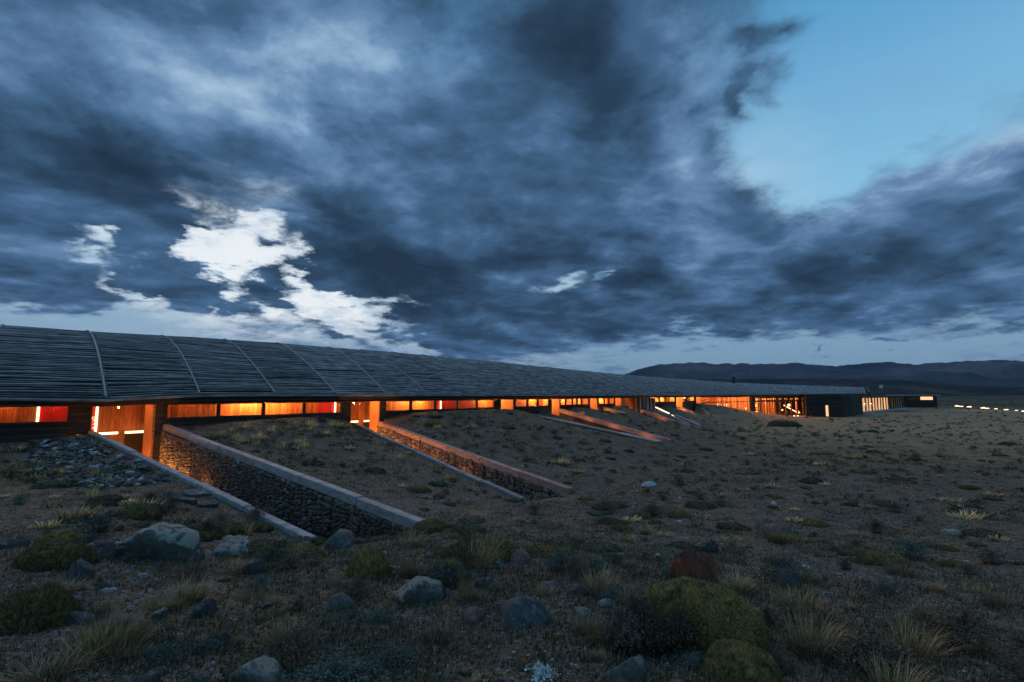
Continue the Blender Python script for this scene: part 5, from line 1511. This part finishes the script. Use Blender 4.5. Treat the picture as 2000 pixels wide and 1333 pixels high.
# ---- tussocks picked out one by one
T_ = TUFT
for k, u, v, w, h, lab in (
    ('brown', 340, 1134, 96, 56, 'bushy brown tussock below the largest boulder'),
    ('straw', 452, 1128, 76, 48, 'straw tussock between the pale-topped boulder and the dark rock'),
    ('tall', 345, 1096, 50, 62, 'tall straw blades right against the largest boulder'),
    ('green', 190, 1204, 82, 42, 'yellow-green tussock in the left foreground'),
    ('green', 290, 1192, 74, 44, 'yellow-green tussock above the small tilted rock'),
    ('brown', 480, 1180, 74, 42, 'brown-green tussock left of the yellow tussock'),
    ('green', 527, 1186, 54, 30, 'small yellow tussock in the left middle foreground'),
    ('straw', 120, 1160, 80, 28, 'low straw tussock left of the white elongated stone'),
    ('brown', 380, 1120, 44, 30, 'brown tussock between the two large boulders'),
    ('tall', 908, 1186, 56, 110, 'tall pale straw tuft right of the broad lichen rock'),
    ('tall', 925, 1120, 110, 90, 'big spray of tall windblown grass in the centre'),
    ('tall', 965, 1096, 90, 74, 'tall windblown grass behind the central green cushion'),
    ('tall', 800, 1070, 84, 52, 'pale grass at the dark foot of the first entry'),
    ('tall', 645, 1150, 50, 60, 'thin straw stems left of the dark round shrub'),
    ('straw', 1145, 1246, 86, 52, 'brown straw tussock left of the largest cushion'),
    ('tall', 1235, 1196, 56, 84, 'upright straw stems beside the left of the largest cushion'),
    ('straw', 1230, 1112, 40, 34, 'straw tussock left of the small pale stone'),
    ('straw', 1168, 1104, 34, 30, 'straw tussock behind the brown rounded shrub'),
    ('green', 1596, 1168, 50, 32, 'green-based straw tussock at the foot of the blackish rock'),
    ('straw', 1062, 1170, 60, 40, 'straw tussock behind the wide dark rock'),
    ('straw', 1088, 1116, 40, 36, 'straw tussock in front of the blue-grey shrub'),
    ('straw', 1810, 1296, 150, 104, 'very large straw clump at lower right'),
    ('straw', 1940, 1290, 84, 44, 'golden straw tussock right of the very large clump'),
    ('straw', 1838, 1160, 50, 30, 'straw tussock above the very large clump'),
    ('straw', 1915, 1162, 48, 26, 'straw tussock near the right frame edge above the golden one'),
    ('straw', 1950, 1236, 46, 30, 'small straw tussock near the right frame edge'),
    ('straw', 1660, 1196, 40, 24, 'orange-brown tussock on the right plain'),
    ('brown', 1530, 1186, 50, 50, 'brown tussock between blackish rock and largest cushion'),
    ('brown', 1640, 1280, 90, 44, 'reddish-brown tussock right of the largest cushion'),
    ('straw', 560, 1102, 48, 28, 'yellow grass tuft near the reddish-brown rock'),
    ('straw', 470, 1044, 44, 30, 'golden tuft behind the pale-topped boulder'),
    ('straw', 62, 912, 36, 18, 'pale tussock on the left bank, nearest the building'),
    ('straw', 103, 930, 42, 20, 'windswept pale tussock on the left bank'),
    ('straw', 172, 934, 40, 24, 'golden tussock on the left bank beside the cobbles'),
    ('straw', 166, 974, 36, 26, 'orange tussock lower on the left bank'),
    ('brown', 186, 982, 36, 22, 'brown tussock touching the orange one on the left bank'),
    ('straw', 233, 980, 34, 20, 'small orange tussock right of the orange pair, left bank'),
    ('green', 90, 994, 66, 26, 'olive tussock in the middle of the left bank'),
    ('green', 24, 932, 30, 16, 'yellow tussock at the left frame edge on the bank'),
    ('straw', 447, 846, 24, 15, 'leftmost golden tussock under the bright windows'),
    ('straw', 478, 838, 30, 16, 'tussock under the brightest window'),
    ('straw', 500, 858, 34, 18, 'pale tussock in the front of the cluster on the mound'),
    ('straw', 548, 878, 28, 24, 'upright golden tussock in the middle of the mound'),
    ('green', 478, 862, 26, 14, 'yellow-green tussock at the front left of the mound cluster'),
    ('straw', 528, 846, 26, 22, 'tall tussock at the centre of the mound cluster'),
    ('straw', 575, 834, 26, 14, 'tussock under the third window'),
    ('straw', 605, 832, 24, 18, 'tussock under the fourth window, the tallest there'),
    ('straw', 592, 874, 26, 18, 'golden tussock right of the upright one on the mound'),
    ('straw', 646, 832, 20, 14, 'lone tussock by the second entry'),
    ('straw', 778, 898, 22, 16, 'straw tussock beside the left cap of the second entry'),
    ('straw', 722, 886, 30, 12, 'low straw tussock between the two entries'),
    ('straw', 853, 838, 22, 12, 'straw tussock beyond the second entry wall'),
    ('straw', 1136, 815, 16, 10, 'yellow tussock beside the third entry cap'),
):
    place(T_[k], 'dry_tussock', u, v, w, h, lab, 'grass tussock', rotz=RR.uniform(-0.5, 0.5))

# ================================================================== scattered individuals
MOUND = []
rm = random.Random(12)
for i in range(36):
    if i < 22: u, v = rm.uniform(425, 690), rm.uniform(832, 905); wh = 'on the mound between the entries'
    else: u, v = rm.uniform(5, 250), rm.uniform(890, 1000); wh = 'on the bank at the left frame side'
    if i < 22 and v < 830 + (u - 425) * 0.02: continue
    if i < 22 and v > 852 + (u - 425) * 0.38 - 10: v = 852 + (u - 425) * 0.28
    MOUND.append((i, u, v, wh))
def zone(x, y, t, w):
    """where a scattered thing stands, named by what can be found there"""
    u = 1000 + 1000 * x / max(y, 0.1)
    s1, d1, L1 = [q for q in line_sd(x, y, *W1A)]; s2, d2, L2 = line_sd(x, y, *W1B); s3, d3, L3 = line_sd(x, y, *W2A); s4, d4, L4 = line_sd(x, y, *W2B)
    if d1 < 0 and 0 < s1 < L1 and w > -1: return 'on the bank left of the nearest entry'
    if d2 > 0 and d3 < 0 and 0 < s2 < L2 + 1: return 'on the mound between the first and second entries' if w < 9 else 'at the foot of the mound between the entries'
    if d4 > 0 and w < 12 and t < 34: return 'on the slope between second and third entries'
    if w < 14 and t < 75: return 'on the bank beyond the third entry'
    if y > 60: return 'far out on the plain before the lit hall' if u < 1600 else 'far out on the open plain at right'
    if y < 5: return 'in the dark foreground at left' if u < 700 else 'in the dark foreground at centre' if u < 1250 else 'in the dark foreground at right'
    if u < 900: return 'near the lower ends of the entry walls'
    if y < 11: return 'on near gravel left of the red rock' if u < 1366 else 'on near gravel right of the red rock'
    if y < 28: return 'on the middle gravel plain, centre' if u < 1450 else 'on the middle gravel plain at right'
    return 'on the distant gravel plain, centre' if u < 1500 else 'on the distant gravel plain at right'
LM = [(n, hit(u, v)) for n, u, v in (
    ('big left boulder', 272, 1092), ('pale-topped boulder', 447, 1086), ('left green cushion', 96, 1062), ('big left-edge cushion', 22, 1238),
    ('flat stone slabs', 380, 985), ('left cap end', 600, 1062), ('tall wall end', 850, 1045), ('broad lichen rock', 806, 1180),
    ('wedge-shaped rock', 652, 1194), ('tall straw tuft', 908, 1186), ('wide dark rock', 1022, 1228), ('speckled blue rock', 1190, 1148),
    ('red rock', 1366, 1142), ('largest cushion', 1385, 1292), ('blackish rock', 1550, 1146), ('very large straw clump', 1810, 1296),
    ('white flat stone', 1682, 1095), ('tilted pale stone', 1761, 1104), ('long pale stone', 1880, 1046), ('plain green cushion', 1600, 1030),
    ('lone yellow cushion', 1330, 1012), ('lone white slab', 1270, 951), ('small white stone', 1515, 987), ('second entry end', 1040, 980),
    ('cube-like rock', 180, 1272), ('upright dark shrub', 565, 1318), ('lichen-crusted bottom rock', 495, 1330), ('central green cushion', 965, 1100),
    ('entry-side cushion', 712, 1128), ('windowed mound top', 560, 830), ('left bank tussocks', 165, 960), ('third entry cap', 1200, 845),
    ('third entry cap start', 1100, 860), ('foot of the third entry', 1300, 875), ('far ramp strips', 1365, 842), ('bush before the hall', 1541, 834),
    ('lit end door', 1615, 830), ('glazed wing', 1720, 812), ('right plain edge', 1950, 850), ('rounded bottom rock', 1232, 1325))]
_NLM = None
def near_landmark(x, y):
    n, q = min(LM, key=lambda l: ((l[1].x - x) ** 2 + (l[1].y - y) ** 2) ** 0.5 / (0.5 + 0.1 * (l[1].y + y)))
    dx = (x / y - q.x / q.y) * 1000; dy = math.log(y / q.y) * 260
    if abs(dx) < 16 and abs(dy) < 10: return 'right beside the ' + n
    far_ = 'a little ' if math.hypot(dx, dy) < 70 else ''
    if abs(dx) > 2.2 * abs(dy): w_ = 'left of' if dx < 0 else 'right of'
    elif abs(dy) > 2.2 * abs(dx): w_ = 'in front of' if dy < 0 else 'beyond'
    else: w_ = ('ahead and ' if dy < 0 else 'behind and ') + ('left of' if dx < 0 else 'right of')
    return f'{far_}{w_} the {n}'
def clear_spot(x, y, t, w, m=0.25):
    if w < 0.3 and t < TEND + 2: return False
    for A, B in ((W1A, W1B), (W2A, W2B)):
        s, d, L = line_sd(x, y, *A); s2, d2, L2 = line_sd(x, y, *B)
        if d > -m - 0.15 and d2 < m + 0.15 and s < L + 0.3 and s2 < L2 + 0.4: return False
    s, d, L = line_sd(x, y, *W3B)
    if -1.9 < d < 0.4 and s < L: return False
    s, d, L = line_sd(x, y, *W3A)
    if abs(d) < 0.4 and s < L: return False
    for Wl in (W5B, W6B):
        s, d, L = line_sd(x, y, *Wl)
        if -2.5 < d < 0.4 and 0 < s < L: return False
    return True
def candidates(n, r0, r1, seed, spread=50, power=1.0):
    rs = np.random.default_rng(seed)
    a = np.radians(rs.uniform(-spread, spread, n)); q = rs.uniform(0, 1, n) ** power
    r = r0 * (r1 / r0) ** q
    x = r * np.sin(a); y = r * np.cos(a); t, w = tw(x, y)
    return rs, x, y, t, w
def scatter(name, cat, variants, count, r0, r1, size, seed, words, power=1.0, flat=1.0, sink=0.02, spread=50):
    """variants: list of (meshes, word); unique objects sharing meshes"""
    rs, X, Y, T, Wd = candidates(count * 4, r0, r1, seed, spread, power)
    done = 0
    CL = fbm(X * 0.35, Y * 0.35, 2, seed) + rs.uniform(-0.5, 0.8, len(X))
    for x, y, t, w, cl in zip(X, Y, T, Wd, CL):
        if done >= count: break
        if cl < 0.0: continue
        if not clear_spot(x, y, t, w): continue
        meshes, word = variants[RR.randrange(len(variants))]
        me = meshes[RR.randrange(len(meshes))]
        q = RR.random(); s = size * (0.45 + 1.1 * q * q) * (1 + 0.010 * y)
        sizew = 'tiny' if q < 0.3 else 'small' if q < 0.62 else 'mid-sized' if q < 0.86 else 'large'
        z = gz(x, y)
        o = link(name, me, None, None, (x, y, z - sink * s), (0, 0, RR.uniform(-0.6, 0.6)), (s, s * RR.uniform(.8, 1.1), s * flat * RR.uniform(.7, 1.2)))
        lab = f'{sizew} {word} {words} {near_landmark(x, y)}'
        tag(o, lab, cat, f'{lab}s' if False else f'{sizew} {word} {words}s'); done += 1
tf = TUFT_FAR
for i, u, v, wh in MOUND:
    wpx = RR.uniform(16, 30); q = hit(u, v)
    kk = 'straw' if i % 4 else 'green'
    sz_ = 'small' if wpx < 21 else 'mid-sized' if wpx < 26 else 'bushy'
    cw_ = 'golden' if kk == 'straw' else 'olive'
    place(tf[kk], 'dry_tussock', u, v, wpx, wpx * RR.uniform(.55, .9), f'{sz_} {cw_} tussock {near_landmark(q.x, q.y)}', 'grass tussock', rotz=RR.uniform(-.5, .5), group=f'{sz_} {cw_} tussocks on the banks')
scatter('dry_tussock', 'grass tussock', [(T_['straw'], 'straw'), (T_['brown'], 'brown'), (T_['green'], 'olive'), (T_['brown'], 'brown')], 95, 3.3, 10, 0.27, 41, 'tussock', 0.8)
scatter('dry_tussock', 'grass tussock', [(tf['straw'], 'straw'), (tf['straw'], 'straw'), (tf['brown'], 'brown'), (tf['green'], 'olive')], 108, 9, 34, 0.42, 42, 'tussock', 0.9, 0.8)
scatter('low_cushion', 'cushion plant', [(C['dark'], 'dark green'), (C['dark'], 'dark green'), (C['olive'], 'brown')], 270, 7, 110, 0.24, 43, 'cushion', 1.0, 0.85, 0.1)
scatter('low_shrub', 'shrub', [(S['dark'], 'purple-black'), (S['blue'], 'grey-green')], 150, 3.0, 60, 0.26, 44, 'shrublet', 0.9, 0.7)
rl_ = ROCKL
scatter('loose_stone', 'stone', [(rl_['grey'], 'grey'), (rl_['dark'], 'dark'), (rl_['mauve'], 'brown'), (rl_['lichen'], 'pale'), (rl_['dark'], 'dark')], 190, 2.2, 16, 0.065, 45, 'stone', 0.7, 1.0, 0.25)
scatter('pale_stone', 'stone', [(rl_['pale'], 'white')], 46, 5, 30, 0.05, 46, 'stone', 0.8, 0.8, 0.3)

# ---- cobbles heaped against the left cap of the first entry
rs = np.random.default_rng(61)
A, B = W1A; dv = B - A; L = Vector((dv.x, dv.y, 0)).length; hd = Vector((dv.x, dv.y, 0)).normalized(); lf = Vector((-hd.y, hd.x, 0))
cob = 0
rest = []
for i in range(900):
    f = rs.uniform(0.0, 0.60); wd = 0.3 + 1.7 * math.sin(min(1, f / 0.60) * math.pi * 0.62 + 0.35)
    q = rs.uniform(0, 1) ** 0.8 * wd + 0.22
    p = Vector((A.x, A.y, 0)) + hd * (f * L) - lf * q
    t, w = tw(np.array([p.x]), np.array([p.y]))
    if w[0] < 0.05: continue
    s = rs.uniform(0.05, 0.115) * (1.25 if rs.uniform() < 0.12 else 1)
    kind = ('grey', 'lichen', 'grey', 'mauve', 'dark', 'grey', 'pale')[int(rs.integers(0, 7))]
    z = gz(p.x, p.y) + s * 0.28 + (0.03 if i % 3 else 0.0)
    if cob < 295:
        o = link('cobble', ROCKL[kind][int(rs.integers(0, 3))], None, None, (p.x, p.y, z), (rs.uniform(-.4, .4), rs.uniform(-.4, .4), rs.uniform(0, 6)), (s, s * rs.uniform(.7, 1), s * rs.uniform(.6, .85)))
        cw = {'grey': 'grey', 'lichen': 'pale grey', 'mauve': 'pinkish', 'dark': 'dark', 'pale': 'whitish'}[kind]
        part = ('at the dark boarded wall', 'just below the boarded wall', 'facing the lit entry', 'a third of the way down', 'at the middle of the heap', 'above the flat slabs', 'right by the flat slabs')[min(6, int(f / 0.6 * 7))]
        part = ('against the wall cap', 'a little off the wall cap', 'at the outer edge')[0 if q < 0.6 else 1 if q < 1.2 else 2] + ', ' + part
        sz_ = 'small' if s < 0.07 else 'mid-sized' if s < 0.1 else 'large'; cw = f'{sz_} {cw}'
        tag(o, f'{cw} cobble {part}', 'cobble', 'cobbles heaped beside the first entry'); cob += 1
    else: rest.append((p.x, p.y, z - 0.02, s))

# ---- stuff: gravel, dry ground cover
def gravel(n, r0, r1, size, seed, name, m, extra=None, power=1.0):
    rs, x, y, t, w = candidates(n, r0, r1, seed, 52, power)
    ok = (w > 0.1)
    n3 = fbm(x * 0.55, y * 0.55, 3, 77)
    ok &= rs.uniform(-0.6, 0.6, n) < n3 + 0.25
    x, y = x[ok], y[ok]
    if extra: x = np.concatenate((x, [e[0] for e in extra])); y = np.concatenate((y, [e[1] for e in extra]))
    z = ground(x, y); k = len(x)
    s = size * (0.4 + rs.uniform(0, 1, k) ** 2.2 * 1.8) * (1 + 0.02 * y)
    if extra: s[-len(extra):] = [e[3] for e in extra]
    O = np.array([(1, 0, 0), (0, 1, 0), (-1, 0, 0), (0, -1, 0), (0, 0, 1), (0, 0, -1)], float)
    Fq = np.array([(0, 1, 4), (1, 2, 4), (2, 3, 4), (3, 0, 4), (1, 0, 5), (2, 1, 5), (3, 2, 5), (0, 3, 5)])
    a = rs.uniform(0, 6.28, k); c_, s_ = np.cos(a), np.sin(a)
    V = O[None] * (1 + rs.uniform(-.35, .35, (k, 6, 1))) * s[:, None, None] * np.array((1, 0.75, 0.55))
    Vx = V[..., 0] * c_[:, None] - V[..., 1] * s_[:, None]; Vy = V[..., 0] * s_[:, None] + V[..., 1] * c_[:, None]
    V = np.stack((Vx + x[:, None], Vy + y[:, None], V[..., 2] + (z + s * 0.15)[:, None]), -1).reshape(-1, 3)
    Fa = (Fq[None] + (np.arange(k) * 6)[:, None, None]).reshape(-1, 3)
    o = link(name, mesh_np(name, V, [Fa]), m); return tag(o, None, kind='stuff')
def island_mat(name, stops):
    m = bpy.data.materials.new(name); m.use_nodes = True; t = m.node_tree; g = NG(t)
    b = t.nodes['Principled BSDF']; b.inputs['Roughness'].default_value = 0.9; b.inputs['Specular IOR Level'].default_value = 0.2
    geo = g.n('ShaderNodeNewGeometry')
    g.put(b.inputs['Base Color'], g.ramp(geo.outputs['Random Per Island'], stops)); return m
M_gravel = island_mat('gravel_stones', [(0.0, (0.03, 0.032, 0.038)), (0.45, (0.075, 0.078, 0.085)), (0.75, (0.13, 0.125, 0.125)), (0.93, (0.21, 0.21, 0.22)), (1.0, (0.42, 0.43, 0.45))])
gravel(52000, 1.8, 34, 0.0085, 71, 'gravel', M_gravel, rest, 0.95)

M_litter = island_mat('dry_litter', [(0.0, (0.03, 0.024, 0.014)), (0.4, (0.09, 0.07, 0.035)), (0.75, (0.19, 0.14, 0.075)), (1.0, (0.33, 0.27, 0.16))])
def ground_cover(n, seed, name, m, r0, r1, length, wid, thr, power=1.0, per=9):
    """short dry blades in little tufts over the whole slope"""
    rs, x, y, t, w = candidates(n, r0, r1, seed, 52, power)
    ok = (w > 0.15) & (fbm(x * 0.8, y * 0.8, 3, 31) + rs.uniform(-0.5, 0.5, n) > thr)
    cs = np.array([clear_spot(a, b, c, d, 0.0) if b < 45 and a < 14 else True for a, b, c, d in zip(x, y, t, w)])
    ok &= cs; x, y = x[ok], y[ok]; k = len(x)
    X = np.repeat(x, per) + rs.normal(0, 0.045, k * per) * (1 + 0.05 * np.repeat(y, per)); Y = np.repeat(y, per) + rs.normal(0, 0.045, k * per) * (1 + 0.05 * np.repeat(y, per)); n2 = len(X)
    Z = ground(X, Y) - 0.006
    a = rs.uniform(0, 6.283, n2); th = np.abs(rs.normal(0.3, 0.55, n2)); ln = length * rs.uniform(0.3, 1.4, n2) * (1 + 0.030 * Y)
    d = np.stack((np.sin(th) * np.cos(a) + 0.15, np.sin(th) * np.sin(a), np.cos(th)), 1) * ln[:, None]
    b2 = rs.uniform(0, 6.283, n2); s = np.stack((np.cos(b2), np.sin(b2), 0 * b2), 1) * (wid * (1 + 0.05 * Y) * rs.uniform(.6, 1.4, n2))[:, None]
    P = np.stack((X, Y, Z), 1)
    V = np.stack((P - s, P + s, P + d), 1).reshape(-1, 3)
    o = link(name, mesh_np(name, V, [np.arange(3 * n2).reshape(-1, 3)]), m); return tag(o, None, kind='stuff')
ground_cover(44000, 72, 'dry_grass', M_litter, 1.8, 60, 0.055, 0.0028, -0.05, 0.95)
M_moss = island_mat('low_herbs', [(0.0, (0.024, 0.020, 0.013)), (0.5, (0.075, 0.060, 0.032)), (1.0, (0.17, 0.13, 0.065))])
ground_cover(18000, 73, 'low_herbs', M_moss, 2.0, 50, 0.030, 0.007, 0.0, 0.95, per=12)

def far_scrub(n, seed):
    """low mounds of scrub fading into the plain: too many to count"""
    rs, x, y, t, w = candidates(n, 16, 420, seed, 50, 0.9)
    ok = np.array([clear_spot(a, b, c, d, 0.2) if b < 80 else (d > 1 or c > TEND + 3) for a, b, c, d in zip(x, y, t, w)])
    ok &= ~((t > TEND - 10) & (w < 8) & (t < TEND + 70) & (w > -20))
    ok &= fbm(x * 0.11, y * 0.11, 3, 91) + rs.uniform(-0.45, 0.6, n) > -0.02
    x, y = x[ok], y[ok]; k = len(x); z = ground(x, y)
    s = rs.uniform(0.5, 1.5, k) ** 1.5 * 0.115 * (1 + y * 0.012)
    per = np.where(y < 45, 46, np.where(y < 110, 22, 10))
    idx = np.repeat(np.arange(k), per); n2 = len(idx)
    spiky = rs.uniform(0, 1, k) < 0.35
    th = np.abs(rs.normal(0, 0.8, n2)); th = np.minimum(th, 1.6); a = rs.uniform(0, 6.283, n2)
    lob = 1 + 0.35 * np.sin(a * 2 + idx) + 0.2 * np.sin(a * 5 + idx * 3)
    rr = s[idx] * lob * rs.uniform(0.55, 1.0, n2)
    sp = spiky[idx]
    c = np.stack((np.sin(th) * np.cos(a) * rr * 1.3, np.sin(th) * np.sin(a) * rr * 1.1, np.cos(th) * rr * np.where(sp, 0.35, 0.55)), 1)
    e1 = rs.normal(size=(n2, 3)); e1[:, 2] = np.abs(e1[:, 2]) + np.where(sp, 1.6, 0.2); e1 /= np.linalg.norm(e1, axis=1)[:, None]
    e2 = rs.normal(size=(n2, 3)); e2[:, 2] *= 0.4; e2 /= np.linalg.norm(e2, axis=1)[:, None]
    big_ = s[idx] * np.where(per[idx] > 40, 0.30, np.where(per[idx] > 20, 0.42, 0.62))
    L1 = (big_ * np.where(sp, 1.5, 1.0) * rs.uniform(.5, 1.3, n2))[:, None]; L2 = (big_ * np.where(sp, 0.3, 0.62))[:, None]
    P = np.stack((x, y, z), 1)[idx] + c
    V = np.stack((P - e2 * L2, P + e2 * L2, P + e1 * L1), 1).reshape(-1, 3)
    me = mesh_np('plain_scrub', V, [np.arange(3 * n2).reshape(-1, 3)])
    ta = me.attributes.new('tone', 'FLOAT', 'FACE'); tone = rs.uniform(0, 0.75, k); tone[spiky] = rs.uniform(0.7, 1.0, spiky.sum())
    ta.data.foreach_set('value', np.clip(tone[idx] + rs.uniform(-.1, .1, n2), 0, 1).astype(np.float32))
    o = link('plain_scrub', me, M_scrub); return tag(o, None, kind='stuff')
def tone_mat(name, stops):
    m = bpy.data.materials.new(name); m.use_nodes = True; t = m.node_tree; g = NG(t)
    b = t.nodes['Principled BSDF']; b.inputs['Roughness'].default_value = 0.95; b.inputs['Specular IOR Level'].default_value = 0.1
    at_ = g.n('ShaderNodeAttribute', attribute_name='tone')
    g.put(b.inputs['Base Color'], g.ramp(at_.outputs['Fac'], stops)); return m
M_scrub = tone_mat('scrub_mounds', [(0.0, (0.060, 0.050, 0.038)), (0.4, (0.115, 0.092, 0.058)), (0.7, (0.17, 0.125, 0.075)), (1.0, (0.38, 0.28, 0.16))])
far_scrub(17000, 74)

# ================================================================== air
hm = bpy.data.materials.new('evening_air'); hm.use_nodes = True
hm.node_tree.nodes.clear()
pv = hm.node_tree.nodes.new('ShaderNodeVolumePrincipled'); ho = hm.node_tree.nodes.new('ShaderNodeOutputMaterial')
pv.inputs['Color'].default_value = (0.45, 0.70, 1.0, 1); pv.inputs['Density'].default_value = 1.8e-5
hm.node_tree.links.new(pv.outputs[0], ho.inputs['Volume'])
hz = MB().box(-19500, 19500, -2000, 19500, -120, 1250).build('haze', hm)
tag(hz, None, kind='stuff')
